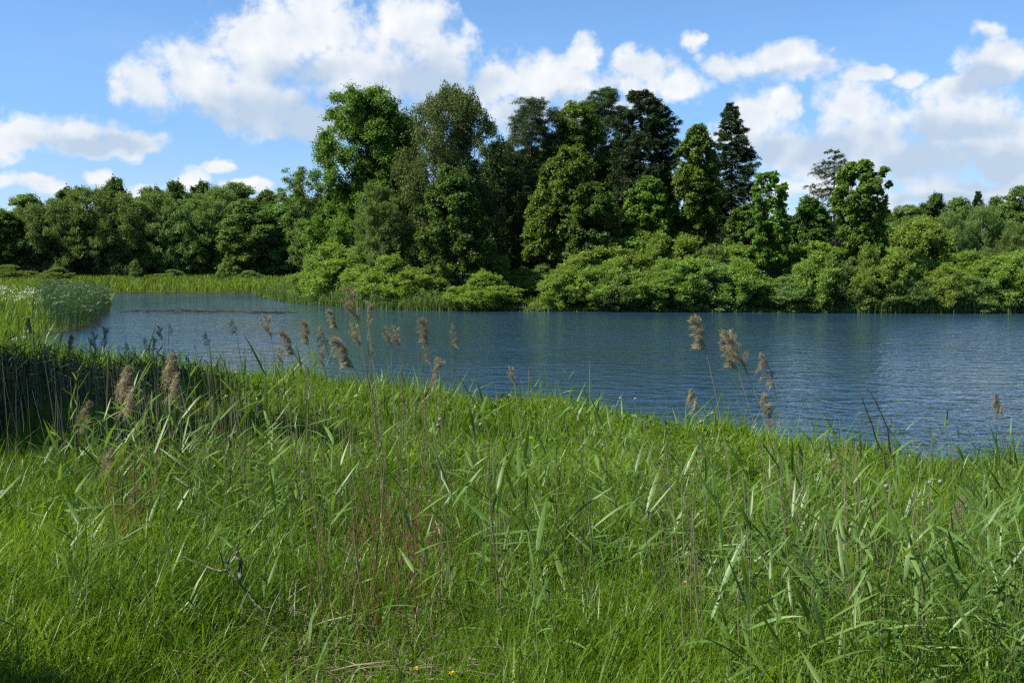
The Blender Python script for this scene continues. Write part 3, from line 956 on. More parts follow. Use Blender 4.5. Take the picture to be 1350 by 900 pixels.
# alder out of the frame on the near bank: it throws the deep shade on the reeds at the left
for (x, y, H, w, seed, lab) in [(-12.2, 12.0, 9.8, 3.3, 401, 'leafy alder on the near bank shading the reeds, just outside the left edge'), (-14.8, 17.6, 10.5, 3.8, 402, 'taller alder behind the one shading the left reeds, outside the left edge')]:
    root = empty('alder_tree', (x, y, gz1(x, y) - 0.05))
    tag(root, lab, 'tree')
    broad_tree(root, np.random.default_rng(seed), np.array([(0.3, w * 0.7, w * 0.7), (0.25 * H, w, w), (0.55 * H, w, w), (0.8 * H, w * 0.8, w * 0.8), (H, w * 0.3, w * 0.3)]), 'dark', nb=60, nl=40000, leaf=(0.22, 0.17), trunk_r=0.16, depth=0.9, rbs=1.1)


o = copy_tree(BP[0])  # unseen bush, added to cast a shadow on the lower left corner
o.location = (-4.1, 3.75, gz1(-4.1, 3.75) - 0.05)
o.rotation_euler = (0, 0, 0.7)
o.scale = (0.55, 0.55, 0.62)
tag(o, 'unseen willow bush added beside the viewer to shade the grass at the lower left corner', 'bush')

# ------------------------------------------------------------------ grass and other growth nobody could count
def blades(rng, x, y, z, h, w, bend, lean=(0.0, 0.0), tint=None, seg=2):
    """curved blades with a narrow tip: two faces each"""
    n = len(x)
    a = rng.uniform(0, 2 * math.pi, n)
    bx, by = np.cos(a) * bend + lean[0], np.sin(a) * bend + lean[1]
    f = a + math.pi / 2 + rng.normal(size=n) * 0.5
    sx, sy = np.cos(f) * w * 0.5, np.sin(f) * w * 0.5
    base = np.stack([x, y, z], 1)
    sd = np.stack([sx, sy, np.zeros(n)], 1)
    drop = np.clip(np.hypot(bx, by), 0, 1.3)
    ts = np.array([0.0, 0.4, 0.75, 1.0]) if seg == 3 else np.array([0.0, 0.58, 1.0])
    ws = np.array([0.8, 1.0, 0.7, 0.06]) if seg == 3 else np.array([0.8, 1.0, 0.08])
    k_ = len(ts)
    V = np.zeros((n, 2 * k_, 3))
    for i in range(k_):
        u = ts[i]
        c = base + np.stack([bx * h * u ** 1.9, by * h * u ** 1.9, h * (u - 0.42 * drop ** 2 * u ** 2.6)], 1)
        V[:, 2 * i] = c - sd * ws[i]
        V[:, 2 * i + 1] = c + sd * ws[i]
    k = np.arange(n)[:, None] * 2 * k_
    Q = np.concatenate([k + np.array([[2 * i, 2 * i + 1, 2 * i + 3, 2 * i + 2]]) for i in range(k_ - 1)], 1).reshape(-1, 4)
    t = np.repeat(rng.random(n) if tint is None else tint, 2 * k_)
    return V.reshape(-1, 3), Q, t


def patch(x, y, sc, ph):
    return 0.5 + 0.25 * (np.sin(x * sc + 1.3 * np.sin(y * sc * 0.8 + ph)) + np.sin(y * sc * 1.3 + ph * 2 + 1.1 * np.sin(x * sc * 0.7)))


def scatter(rng, n, d0, d1, margin=1.12, power=1.0):
    """points over the near bank inside a little more than the view, evenly per unit of ground"""
    d = np.sqrt(rng.random(n) * (d1 * d1 - d0 * d0) + d0 * d0)
    x = (rng.random(n) * 2 - 1) * (0.455 * margin * d + 0.5)
    return x, d


rng = np.random.default_rng(5)
G = Geo()
for (d0, d1, dens, w, h0, h1) in [(2.6, 6.5, 6200, 0.0044, 0.09, 0.27), (6.5, 10.5, 3800, 0.0060, 0.10, 0.30), (10.5, 17, 1900, 0.009, 0.11, 0.30), (17, 28, 800, 0.015, 0.16, 0.40), (28, 46, 340, 0.022, 0.26, 0.56)]:
    area = 0.455 * 1.12 * (d1 * d1 - d0 * d0)
    n = int(area * dens)
    x, y = scatter(rng, n, d0, d1)
    m = int(10.0 * (d1 - d0) * dens * 0.3)               # thinner cover to either side of the view
    ys = np.sqrt(rng.random(m) * (d1 * d1 - d0 * d0) + d0 * d0)
    xs = np.where(rng.random(m) < 0.5, 1, -1) * (0.51 * ys + 0.5 + rng.random(m) * 5.0)
    wide = np.concatenate([np.ones(n), np.full(m, 1.7)])
    x, y = np.concatenate([x, xs]), np.concatenate([y, ys])
    s = lake_distance(x, y)
    ok = (s > -0.25) & (s < 60) & ~((x < -14.0 - 0.1 * (y - 38)) & (y > 46))
    x, y, s, wide = x[ok], y[ok], s[ok], wide[ok]
    pt = patch(x, y, 0.9, 1.0)
    ok = rng.random(len(x)) < 0.35 + 0.8 * pt
    x, y, s, pt, wide = x[ok], y[ok], s[ok], pt[ok], wide[ok]
    z = ground_z(x, y) - 0.01
    h = rng.uniform(h0, h1, len(x)) * np.where(rng.random(len(x)) < 0.12, rng.uniform(1.3, 2.0, len(x)), 1.0) * (0.75 + 0.6 * patch(x, y, 1.7, 4.0)) * np.where(s < 4.0, 0.55 + 1.1 * patch(x * 1.3, y, 1.5, 9.0), 1.0)
    tint = np.clip(0.5 * rng.random(len(x)) + 0.6 * patch(x, y, 0.6, 2.0) * patch(x, y, 1.9, 5.0) * 1.5, 0, 1)
    G.add(*blades(rng, x, y, z, h, w * wide * rng.uniform(0.6, 1.4, len(x)) * np.where(rng.random(len(x)) < 0.17, rng.uniform(1.6, 2.6, len(x)), 1.0), rng.uniform(0.15, 1.05, len(x)), (0.03, 0.0), tint, 3 if d0 < 10 else 2))
tag(obj('grass', G, M['grass']), 'fresh green grass covering the near bank', 'grass', kind='stuff')

# broad leafy weeds, thicker towards the shore
x, y = scatter(rng, 8000, 4.0, 32.0)
s = lake_distance(x, y)
ok = (s > 0.0) & (s < 14) & (patch(x, y, 0.8, 7.0) > 0.42) & (rng.random(len(x)) < np.clip(1.25 - s / 11, 0.1, 1))
x, y = x[ok], y[ok]
z = ground_z(x, y)
nlf = 13
pi = np.repeat(np.arange(len(x)), nlf)
hh = rng.uniform(0.18, 0.55, len(x))
u = rng.random(len(pi))
pos = np.stack([x[pi] + rng.normal(size=len(pi)) * 0.07, y[pi] + rng.normal(size=len(pi)) * 0.07, z[pi] + hh[pi] * (0.25 + 0.75 * u)], 1)
nor = nrm(rng.normal(size=(len(pi), 3)) * 0.6 + UP)
ax = nrm(np.cross(nor, rng.normal(size=(len(pi), 3))) + UP * 0.2)
dd = np.sqrt(np.maximum(y[pi], 6) / 14)
G = Geo()
sz = rng.uniform(0.6, 1.3, len(pi)) * dd
G.add(*leaf_quads(pos, ax, nor, 0.075 * sz, 0.038 * sz, tint=rng.random(len(pi))))
tag(obj('weeds', G, M['weed']), 'low leafy weeds among the grass by the shore', 'weeds', kind='stuff')

# far meadow, with its darker reed edge
rng = np.random.default_rng(6)
n = 120000
d = rng.uniform(100, 232, n)
x = rng.uniform(-125, -18, n)
s = lake_distance(x, d)
ok = (s > 0.0) & (s < 60) & (d > 100) & (x > -0.52 * d - 4)
x, d, s = x[ok], d[ok], s[ok]
z = ground_z(x, d)
edge = s < 3.0
h = np.where(edge, rng.uniform(1.1, 1.9, len(x)) * 0.75, rng.uniform(0.5, 1.0, len(x)))
G = Geo()
G.add(*blades(rng, x, d, z, h, rng.uniform(0.07, 0.13, len(x)), rng.uniform(0.1, 0.5, len(x)), (0.05, 0), np.clip(rng.random(len(x)) * 0.7 + 0.3 * patch(x, d, 0.12, 0), 0, 1)))
tag(obj('meadow_grass', G, M['meadow']), 'tall bright grass of the far meadow', 'grass', kind='stuff')
k = (s > 8) & (rng.random(len(x)) < 0.10) & (patch(x, d, 0.2, 3.0) > 0.45)
G = Geo()
for _ in range(2):
    p = np.stack([x[k] + rng.normal(size=k.sum()) * 0.2, d[k], z[k] + h[k] + rng.uniform(-0.1, 0.15, k.sum())], 1)
    G.add(*leaf_quads(p, rng.normal(size=p.shape), UP + rng.normal(size=p.shape) * 0.3, 0.16, 0.14, tint=rng.random(len(p))))

# promontory on the left: lit grass and cow parsley above, a dense reed bed at its tip
n = 90000
d = rng.uniform(50, 160, n)
x = rng.uniform(-75, -14, n)
s = lake_distance(x, d)
ok = (s > -0.2) & (d < 100) & (d > 50) & (x < -0.30 * d) & (x > -0.50 * d - 3)
x, d, s = x[ok], d[ok], s[ok]
z = ground_z(x, d)
pxx = 675 + FPX * x / d
tipm = (pxx > 62 + rng.normal(size=len(x)) * 9) & (s < 26) & (d > 58)
a = ~tipm
aa = a & (rng.random(len(x)) < 0.8)
G = Geo()
G.add(*blades(rng, x[aa], d[aa], z[aa], rng.uniform(0.5, 1.15, aa.sum()), rng.uniform(0.035, 0.06, aa.sum()), rng.uniform(0.1, 0.6, aa.sum()), (0.06, 0), np.clip(rng.random(aa.sum()) * 0.8 + 0.2, 0, 1)))
tag(obj('bank_grass', G, M['meadow']), 'lit grass on the small promontory at the left', 'grass', kind='stuff')
G2 = Geo()
w_ = a & (rng.random(len(x)) < 0.12) & (d > 70) & (pxx < 88) & (s > 3) & (patch(x, d, 0.35, 1.0) > 0.3)
for _ in range(3):
    p = np.stack([x[w_] + rng.normal(size=w_.sum()) * 0.12, d[w_] + rng.normal(size=w_.sum()) * 0.12, z[w_] + rng.uniform(0.85, 1.25, w_.sum())], 1)
    G2.add(*leaf_quads(p, rng.normal(size=p.shape), UP + rng.normal(size=p.shape) * 0.3, 0.085, 0.075, tint=rng.random(len(p))))
tag(obj('cow_parsley', G2, M['white']), 'white cow parsley blossom on the left promontory', 'flowers', kind='stuff')
tag(obj('meadow_blossom', G, M['white']), 'white blossom specks along the top of the far meadow', 'flowers', kind='stuff') if False else None
G = Geo()
rb2 = np.random.default_rng(8)
t_ = tipm
xx, dd_, zz_ = x[t_], d[t_], z[t_]
G.add(*blades(rb2, xx, dd_, zz_, rb2.uniform(1.3, 2.2, len(xx)), 0.03, rb2.uniform(0.02, 0.12, len(xx)), (0.03, 0), rb2.random(len(xx)) * 0.5))
for q in range(5):
    hz = rb2.uniform(0.6, 2.05, len(xx))
    p = np.stack([xx + rb2.normal(size=len(xx)) * 0.05, dd_ + rb2.normal(size=len(xx)) * 0.05, zz_ + hz], 1)
    G.add(*leaf_quads(p, nrm(rb2.normal(size=p.shape) * np.array([1, 1, 0.3]) + UP * 0.55 + np.array([0.3, 0, 0])), nrm(rb2.normal(size=p.shape) + UP * 0.4), rb2.uniform(0.25, 0.42, len(xx)), 0.045, tint=rb2.random(len(p)) * 0.6 + 0.4 * hz / 2.1))
tag(obj('reed_bed', G, M['reedbed']), 'dense grey-green reed bed at the tip of the left promontory', 'reed bed', kind='stuff')

# reed fringe along the far bank
rng = np.random.default_rng(9)
pts = np.array(ISLE[:15])
seg = np.diff(pts, axis=0)
ln = np.hypot(seg[:, 0], seg[:, 1])
n = 26000
si = rng.choice(len(seg), n, p=ln / ln.sum())
t = rng.random(n)
p = pts[si] + seg[si] * t[:, None]
nr = np.stack([-seg[si][:, 1], seg[si][:, 0]], 1)
nr /= np.hypot(nr[:, 0], nr[:, 1])[:, None]
off = rng.uniform(-2.0, 3.0, n)
q = p + nr * off[:, None]
ldq = lake_distance(q[:, 0], q[:, 1])
pxq = 675 + FPX * q[:, 0] / q[:, 1]
q = np.where((ldq > np.where(pxq < 600, -2.0, -0.5))[:, None], q, p - nr * 0.1)
pxq = 675 + FPX * q[:, 0] / q[:, 1]
hmax = np.interp(pxq, [350, 380, 420, 480, 590, 610, 700, 745, 900, 1050, 1120, 1180, 1350], [1.2, 1.7, 2.1, 2.2, 1.8, 0.35, 0.25, 0.25, 0.3, 0.35, 0.9, 1.6, 1.5]) * (0.6 + 0.7 * patch(pxq * 0.06, off, 1.0, 0.5)) 
h = hmax * rng.uniform(0.35, 1.0, n)
z = np.maximum(ground_z(q[:, 0], q[:, 1]), -0.1)
G = Geo()
G.add(*blades(rng, q[:, 0], q[:, 1], z, h, rng.uniform(0.04, 0.075, n), rng.uniform(0.05, 0.35, n), (0.05, 0), rng.random(n)))
hz = h * rng.uniform(0.4, 0.95, n)
p3 = np.stack([q[:, 0], q[:, 1], z + hz], 1)
G.add(*leaf_quads(p3, nrm(rng.normal(size=p3.shape) + UP * 0.4), nrm(rng.normal(size=p3.shape) + UP * 0.5), 0.4 * np.clip(h, 0.4, 1), 0.07, tint=rng.random(n)))
tag(obj('reed_fringe', G, M['fringe']), 'fringe of green reeds along the far water edge', 'reeds', kind='stuff')
# low growth on the far bank under the bushes
n = 60000
x = rng.uniform(-32, 62, n)
d = rng.uniform(95, 135, n)
s = lake_distance(x, d)
ok = (s > 0.6) & (s < 26)
x, d, s = x[ok], d[ok], s[ok]
G = Geo()
G.add(*blades(rng, x, d, ground_z(x, d), rng.uniform(0.15, 0.5, len(x)), rng.uniform(0.06, 0.12, len(x)), rng.uniform(0.1, 0.6, len(x)), (0.05, 0), rng.random(len(x))))
tag(obj('bank_undergrowth', G, M['meadow']), 'grassy undergrowth on the far bank beneath the bushes', 'undergrowth', kind='stuff')

# floating weed in a line across the left arm of the lake
G = Geo()
rng = np.random.default_rng(10)
for i in range(95):
    px = rng.uniform(160, 385)
    row = 410.6 + rng.normal() * 0.9 + (1.2 if px > 330 else 0) + (px - 270) * 0.006
    c = onz(px, row, 0.0)
    L = rng.uniform(0.25, 0.9)
    a = np.linspace(0, 2 * math.pi, 9)[:-1]
    r1 = np.stack([np.cos(a) * L * rng.uniform(0.7, 1.2, 8), np.sin(a) * L * 0.5 * rng.uniform(0.7, 1.2, 8), np.full(8, -0.01)], 1) + c
    r2 = (r1 - c) * np.array([0.55, 0.55, 1]) + c + np.array([0, 0, rng.uniform(0.015, 0.05)])
    V = np.concatenate([r1, r2, c[None] + np.array([[0, 0, 0.05]])])
    k = np.arange(8)
    Q = np.stack([k, (k + 1) % 8, 8 + (k + 1) % 8, 8 + k], 1)
    Q2 = np.stack([8 + k[::2], 8 + (k[::2] + 1) % 8, 8 + (k[::2] + 2) % 8, np.full(4, 16)], 1)
    G.add(V, np.concatenate([Q, Q2]), 0.3)
tag(obj('floating_weed', G, M['pondweed']), 'brown floating weed strung in a line across the water', 'water weed', kind='stuff')

# ------------------------------------------------------------------ reeds: dry plumed stems one by one
def curve_pts(base, tip, bow, k=9):
    t = np.linspace(0, 1, k)[:, None]
    return base * (1 - t) + tip * t + np.sin(t * math.pi) * bow


def plume_mesh(seed, full, side, droop):
    """a nodding panicle about 0.3 m long standing on its stem end: fine branches to one side with fluffy spikelets"""
    r_ = np.random.default_rng(seed)
    g = Geo()
    L = 0.30
    ax = np.array([[0, 0, -0.02], [0.006 * side, 0, 0.12], [0.016 * side, 0, 0.22], [0.03 * side, 0, L]])
    g.tube(ax, [0.0035, 0.003, 0.002, 0.001], 4, 0.2)
    nbr = int(19 * full)
    for i in range(nbr):
        t = (i + r_.random()) / nbr
        b = np.array([np.interp(t, [0, .4, .73, 1], ax[:, j]) for j in range(3)])
        ln = (0.04 + 0.105 * math.sin(math.pi * min(0.30 + 0.70 * t, 1.0)) ** 0.7) * r_.uniform(0.65, 1.25)
        sx = side if r_.random() < 0.78 else -side * 0.5
        dirv = nrm(np.array([sx * r_.uniform(0.08, 0.55), r_.normal() * 0.3, r_.uniform(0.6, 1.4)]))
        u = np.linspace(0, 1, 7)[:, None]
        cur = b + dirv * ln * u + np.array([side * 0.25, 0, -1.0]) * droop * ln * u ** 2.0
        g.tube(cur[::2], [0.0015, 0.0012, 0.0009, 0.0005], 3, 0.25)
        m = int(95 * ln / 0.14) + 10
        uu = r_.uniform(0.12, 1.0, m) ** 0.8
        p = np.stack([np.interp(uu, u[:, 0], cur[:, j]) for j in range(3)], 1) + r_.normal(size=(m, 3)) * (0.004 + 0.006 * np.sin(uu * 2.8))[:, None]
        iu = np.clip((uu * 6).astype(int), 0, 5)
        tg_ = nrm(np.diff(cur, axis=0))[iu]
        axis = nrm(tg_ * 1.1 + r_.normal(size=(m, 3)) * 0.32 + np.array([side * 0.15, 0, -0.15]))
        tt = np.clip(r_.normal(0.42, 0.2, m) + 0.4 * (uu - 0.45), 0, 1)
        g.add(*leaf_quads(p, axis, r_.normal(size=(m, 3)), r_.uniform(0.014, 0.034, m), r_.uniform(0.0018, 0.0038, m), tint=tt))
    me = g.mesh('plume')
    me.materials.append(M['plume'])
    return me


PL = {('big', -1): plume_mesh(1, 1.5, -1, 0.45), ('big', 1): plume_mesh(2, 1.4, 1, 0.5), ('slim', -1): plume_mesh(3, 1.0, -1, 0.15), ('slim', 1): plume_mesh(4, 1.0, 1, 0.15),
      ('nod', -1): plume_mesh(5, 1.5, -1, 1.25), ('nod', 1): plume_mesh(6, 1.4, 1, 1.2), ('rag', -1): plume_mesh(7, 0.6, -1, 0.9), ('rag', 1): plume_mesh(8, 0.55, 1, 0.9)}
# tip column, tip row, plume length in rows, lean of the stem in columns (foot minus tip), kind, side, label
reeds = [
    (466, 382, 46, 26, 'slim', -1, 'tallest dry reed, its slim brown plume reaching up to the far bank'),
    (483, 402, 30, 14, 'slim', 1, 'dry reed with narrow plume just right of the tallest one'),
    (470, 428, 30, 20, 'slim', -1, 'pale narrow reed plume below the tallest plume'),
    (483, 438, 24, 10, 'rag', 1, 'short brown plume tucked against the stem of the tallest reed'),
    (449, 443, 46, 62, 'big', -1, 'full tawny plume leaning left on a strongly slanted stem, centre left'),
    (438, 408, 26, 34, 'big', -1, 'dusky reed plume left of the tallest one, before the far reeds'),
    (428, 432, 30, 12, 'rag', -1, 'ragged two-tufted plume between the dusky and the tawny plume'),
    (405, 424, 32, 6, 'big', -1, 'bushy upright plume standing in open water left of the ragged one'),
    (378, 436, 34, 40, 'big', -1, 'dark plume slanting to the left on a bent stem'),
    (354, 417, 30, 12, 'slim', -1, 'thin dark plume left of the slanting dark one'),
    (309, 420, 20, 12, 'rag', -1, 'sparse dark plume on a lone tall stem in the left water'),
    (274, 438, 18, 8, 'rag', -1, 'wispy low plume between the lone tall stem and the twin plumes'),
    (222, 427, 14, 2, 'rag', 1, 'tiny ragged plume above the thin pair at the left'),
    (212, 431, 18, 8, 'slim', -1, 'thin needle-like plume, left one of the thin pair'),
    (194, 445, 18, 10, 'rag', -1, 'little drooping plume left of the thin pair'),
    (201, 447, 18, 2, 'slim', 1, 'little upright plume beside the little drooping one'),
    (171, 452, 22, 12, 'rag', -1, 'dark flag-like plume low over the left shore'),
    (135, 434, 26, 4, 'slim', 1, 'tawny plume standing right in the twin clump near the promontory'),
    (126, 440, 24, -2, 'slim', -1, 'tawny plume standing left in the twin clump near the promontory'),
    (90, 443, 22, 2, 'big', 1, 'dark full plume at the left shore below the reed bed'),
    (62, 455, 22, 10, 'slim', -1, 'brown slanting plume near the left edge of the picture'),
    (90, 408, 22, 4, 'rag', 1, 'pale plume seen against the dark foot of the reed bed'),
    (122, 402, 30, -6, 'rag', 1, 'faded plume at the right corner of the reed bed'),
    (40, 418, 20, 10, 'nod', -1, 'small dark nodding plume over the sunny promontory slope'),
    (42, 397, 12, 4, 'rag', 1, 'smallest faded plume above the promontory slope'),
    (178, 483, 60, -8, 'nod', -1, 'long fluffy plume with curled tufts in front of the dark reeds'),
    (236, 466, 56, -2, 'nod', -1, 'largest fluffy plume, silver tufts hanging left in front of the dark reeds'),
    (122, 530, 40, -14, 'nod', -1, 'nodding plume at the right border of the black shade'),
    (152, 592, 36, -18, 'nod', -1, 'lowest nodding plume, hanging left below the black shade'),
    (150, 478, 16, 2, 'rag', 1, 'faint beige tuft left of the long fluffy plume'),
    (346, 520, 22, -4, 'nod', -1, 'small curled plume low in the grass right of the dark reeds'),
    (400, 505, 20, 2, 'rag', 1, 'frayed tuft among the grass left of the centre stems'),
    (371, 460, 22, 4, 'slim', -1, 'little pale spike below the dark slanting plume'),
    (426, 466, 20, 4, 'slim', -1, 'small brown spike low over the bank below the ragged plume'),
    (514, 433, 26, 4, 'slim', -1, 'left one of the two matching slim plumes, centre'),
    (524, 432, 28, 8, 'slim', -1, 'right one of the two matching slim plumes, centre'),
    (561, 421, 34, 14, 'big', -1, 'silvery plume over the dark reflection right of centre stems'),
    (593, 428, 28, 6, 'rag', 1, 'tufted plume standing furthest right over the middle water'),
    (556, 448, 28, 4, 'rag', 1, 'hooked small plume just below the silvery one'),
    (571, 476, 38, -12, 'slim', 1, 'plume leaning right at the grass line below the silvery one'),
    (488, 462, 18, 2, 'slim', 1, 'short whitish plume on the bank by the tallest reed'),
    (676, 484, 22, 10, 'slim', -1, 'solitary brown plume at the grass line in the middle'),
    (923, 418, 46, 34, 'big', -1, 'full shaggy plume, leftmost of the three big ones over the right water'),
    (962, 446, 42, 40, 'big', -1, 'shaggy plume in the middle of the three big ones over the right water'),
    (967, 436, 56, 70, 'slim', -1, 'long dark plume on a slanting stem, crossing the middle shaggy one'),
    (1014, 465, 44, 26, 'rag', -1, 'broken tufted plume, rightmost of the group over the right water'),
    (1003, 520, 30, 12, 'big', 1, 'grey matted plume hanging low by the slanting dark stem'),
    (1012, 540, 26, 6, 'slim', 1, 'pale cottony plume just under the grey matted one'),
    (916, 512, 28, 8, 'nod', -1, 'bent beige plume at the grass edge left of the big three'),
    (1318, 518, 28, 14, 'nod', -1, 'brown nodding plume standing alone at the right edge over water'),
    (1349, 538, 20, 6, 'big', 1, 'dark plume cut by the right edge of the picture'),
    (1262, 650, 34, -30, 'nod', 1, 'drooping pinkish plume hanging over broad leaves at the right'),
    (1108, 595, 28, 4, 'rag', -1, 'faded pinkish tuft in the grass right of the bank twigs'),
    (1250, 798, 26, -18, 'nod', 1, 'low dry plume lying among the big right-hand leaves'),
]
rng = np.random.default_rng(21)
for (px, py, ln, lean, kind, side, label) in reeds:
    d = float(np.clip(0.295 * FPX / ln, 4.6, 13.5))
    if py > 590:
        d = {592: 8.0, 650: 6.4, 595: 9.5, 798: 5.0}[py]
    ptop = at(px, py, d)
    slant = np.array([-lean / FPX * d, 0.0, 0.0])
    sc = ln / FPX * d / 0.30
    foot_x = ptop[0] + lean / FPX * d * 1.6
    foot = np.array([foot_x, d + rng.uniform(-0.15, 0.15), 0.0])
    foot[2] = gz1(foot[0], foot[1]) - 0.03
    H = ptop[2] - foot[2]
    root = empty('dry_reed', foot)
    tag(root, label, 'reed', 'dry plumed reeds on the near bank')
    tip = ptop - foot
    # the stem carries the plume's foot; the plume's own axis is aligned with the stem's end
    dirv = nrm(tip + np.array([0, 0, 0.0]))
    bow = np.array([lean / FPX * d * 0.12, 0, 0])
    base_of_plume = tip - dirv * 0.30 * sc
    cp = curve_pts(np.zeros(3), base_of_plume, bow, 9)
    g = Geo()
    rr = np.linspace(0.0052, 0.0030, 9) * rng.uniform(0.9, 1.15)
    g.tube(cp, rr, 5, 0.3 + 0.5 * rng.random())
    for q in (2, 4, 6):                                   # nodes of the cane
        g.tube(np.stack([cp[q] - dirv * 0.006, cp[q], cp[q] + dirv * 0.006]), [rr[q], rr[q] * 1.35, rr[q]], 5, 0.1)
    obj('stem', g, M['drystem'], root)
    me = PL[(kind, side)]
    o = obj('plume', me, None, root)
    o.location = cp[-1]
    end = nrm(cp[-1] - cp[-3])
    o.rotation_mode = 'QUATERNION'
    o.rotation_quaternion = Vector((0, 0, 1)).rotation_difference(Vector(end))
    o.scale = (sc * 1.05, sc * 1.05, sc)


# ------------------------------------------------------------------ green reed shoots with broad blades, and bare canes
def reed_leaf(g, r_, p0, azm, L, Wd, rise, sag, tint):
    k = 7
    t = np.linspace(0, 1, k)
    h = np.array([math.cos(azm), math.sin(azm), 0])
    c = p0 + h[None] * (L * (t * math.cos(rise)))[:, None] + UP * (L * (t * math.sin(rise) - sag * t ** 2.2))[:, None]
    wv = Wd * np.interp(t, [0, 0.12, 0.35, 0.7, 1], [0.45, 0.85, 1.0, 0.62, 0.02]) * 0.5
    tw = r_.uniform(-0.7, 0.7) + t * r_.uniform(-0.7, 0.7)
    sd = np.array([-math.sin(azm), math.cos(azm), 0])
    side = sd[None] * np.cos(tw)[:, None] + UP * np.sin(tw)[:, None]
    A = c - side * wv[:, None]
    B = c + side * wv[:, None]
    mid = c - np.cross(side, h)[:] * (wv * 0.28)[:, None]
    V = np.stack([A, mid, B], 1).reshape(-1, 3)
    i = np.arange(k - 1)[:, None] * 3
    Q = np.concatenate([i + np.array([[0, 1, 4, 3]]), i + np.array([[1, 2, 5, 4]])]).reshape(-1, 4)
    g.add(V, Q, np.clip(tint + np.linspace(-0.1, 0.1, k).repeat(3), 0, 1))


def green_proto(seed, H, nlv, Ls, Ws):
    r_ = np.random.default_rng(seed)
    root = empty('green_reed', (0, 0, 0))
    lean = r_.normal(size=2) * 0.10
    t = np.linspace(0, 1, 7)
    st = np.stack([lean[0] * H * t ** 1.6, lean[1] * H * t ** 1.6, H * t], 1)
    g = Geo()
    g.tube(st, np.linspace(0.0038, 0.0018, 7), 5, r_.random() * 0.7)
    obj('stem', g, M['reedstem'], root)
    g = Geo()
    a0 = r_.uniform(0, 6.28)
    for i in range(nlv):
        q = 0.28 + 0.70 * (i + 0.4) / nlv
        p0 = np.array([np.interp(q, t, st[:, j]) for j in range(3)])
        azm = a0 + (i % 2) * math.pi + r_.normal() * 0.55
        up = 0.25 + 0.65 * (q - 0.28) / 0.7 + r_.normal() * 0.28
        L = Ls * r_.uniform(0.65, 1.15) * (0.75 + 0.5 * math.sin(q * 2.6))
        reed_leaf(g, r_, p0, azm, L, Ws * r_.uniform(0.7, 1.2), min(up, 1.35), r_.uniform(0.0, 0.40) * (1.2 - q * 0.6), r_.random())
    obj('leaves', g, M['reed'], root)
    return root


GP = [green_proto(500 + i, H, n, L, w) for i, (H, n, L, w) in enumerate([(0.95, 6, 0.26, 0.021), (1.1, 7, 0.28, 0.023), (0.8, 5, 0.25, 0.019), (1.2, 7, 0.30, 0.024), (0.7, 5, 0.22, 0.017), (1.0, 6, 0.30, 0.027), (0.9, 5, 0.24, 0.017), (1.25, 8, 0.26, 0.021)])]
rng = np.random.default_rng(33)
spots = []


def stand(n, px0, px1, d0, d1, s0, s1, who):
    k = 0
    while k < n:
        d = math.sqrt(rng.uniform(d0 * d0, d1 * d1))
        px = rng.uniform(px0, px1)
        x = (px - 675) / FPX * d
        if lake_distance(np.array([x]), np.array([d]))[0] < 0.6:
            continue
        spots.append((x, d, rng.uniform(s0, s1), who))
        k += 1


stand(56, 960, 1380, 3.7, 5.4, 0.5, 0.82, 'broad-bladed green reed close by in the lower right corner')
stand(60, 880, 1390, 5.2, 8.4, 0.55, 0.88, 'tall broad-bladed green reed in the thick stand at the lower right')
stand(66, 560, 920, 4.6, 9.0, 0.65, 1.05, 'slender green reed scattered through the grass in the middle')
stand(56, 90, 440, 6.6, 11.0, 0.65, 1.05, 'green reed with crossing blades along the border of the shade')
stand(12, -40, 330, 4.3, 6.5, 0.6, 0.95, 'short lone green reed in the sunny grass at the lower left')
stand(18, 900, 1380, 9.0, 16.0, 0.45, 0.7, 'thin green reed in the grass sloping down to the right water')
stand(12, 690, 800, 22.5, 25.0, 0.75, 1.0, 'green reed standing at the waterline in the middle')
stand(14, 1150, 1260, 17.0, 18.8, 0.7, 1.0, 'green reed in the clump at the waterline on the right')
usedg = set()
for i, (x, d, s, who) in enumerate(spots):
    k = i % len(GP)
    o = GP[k] if k not in usedg else copy_tree(GP[k])
    usedg.add(k)
    o.location = (x, d, gz1(x, d) - 0.03)
    o.rotation_euler = (rng.normal() * 0.06, rng.normal() * 0.08 - 0.03, rng.uniform(0, 6.28))
    o.scale = (s, s, s * rng.uniform(0.9, 1.1))
    tag(o, who, 'reed', who.replace('green reed', 'green reeds'))

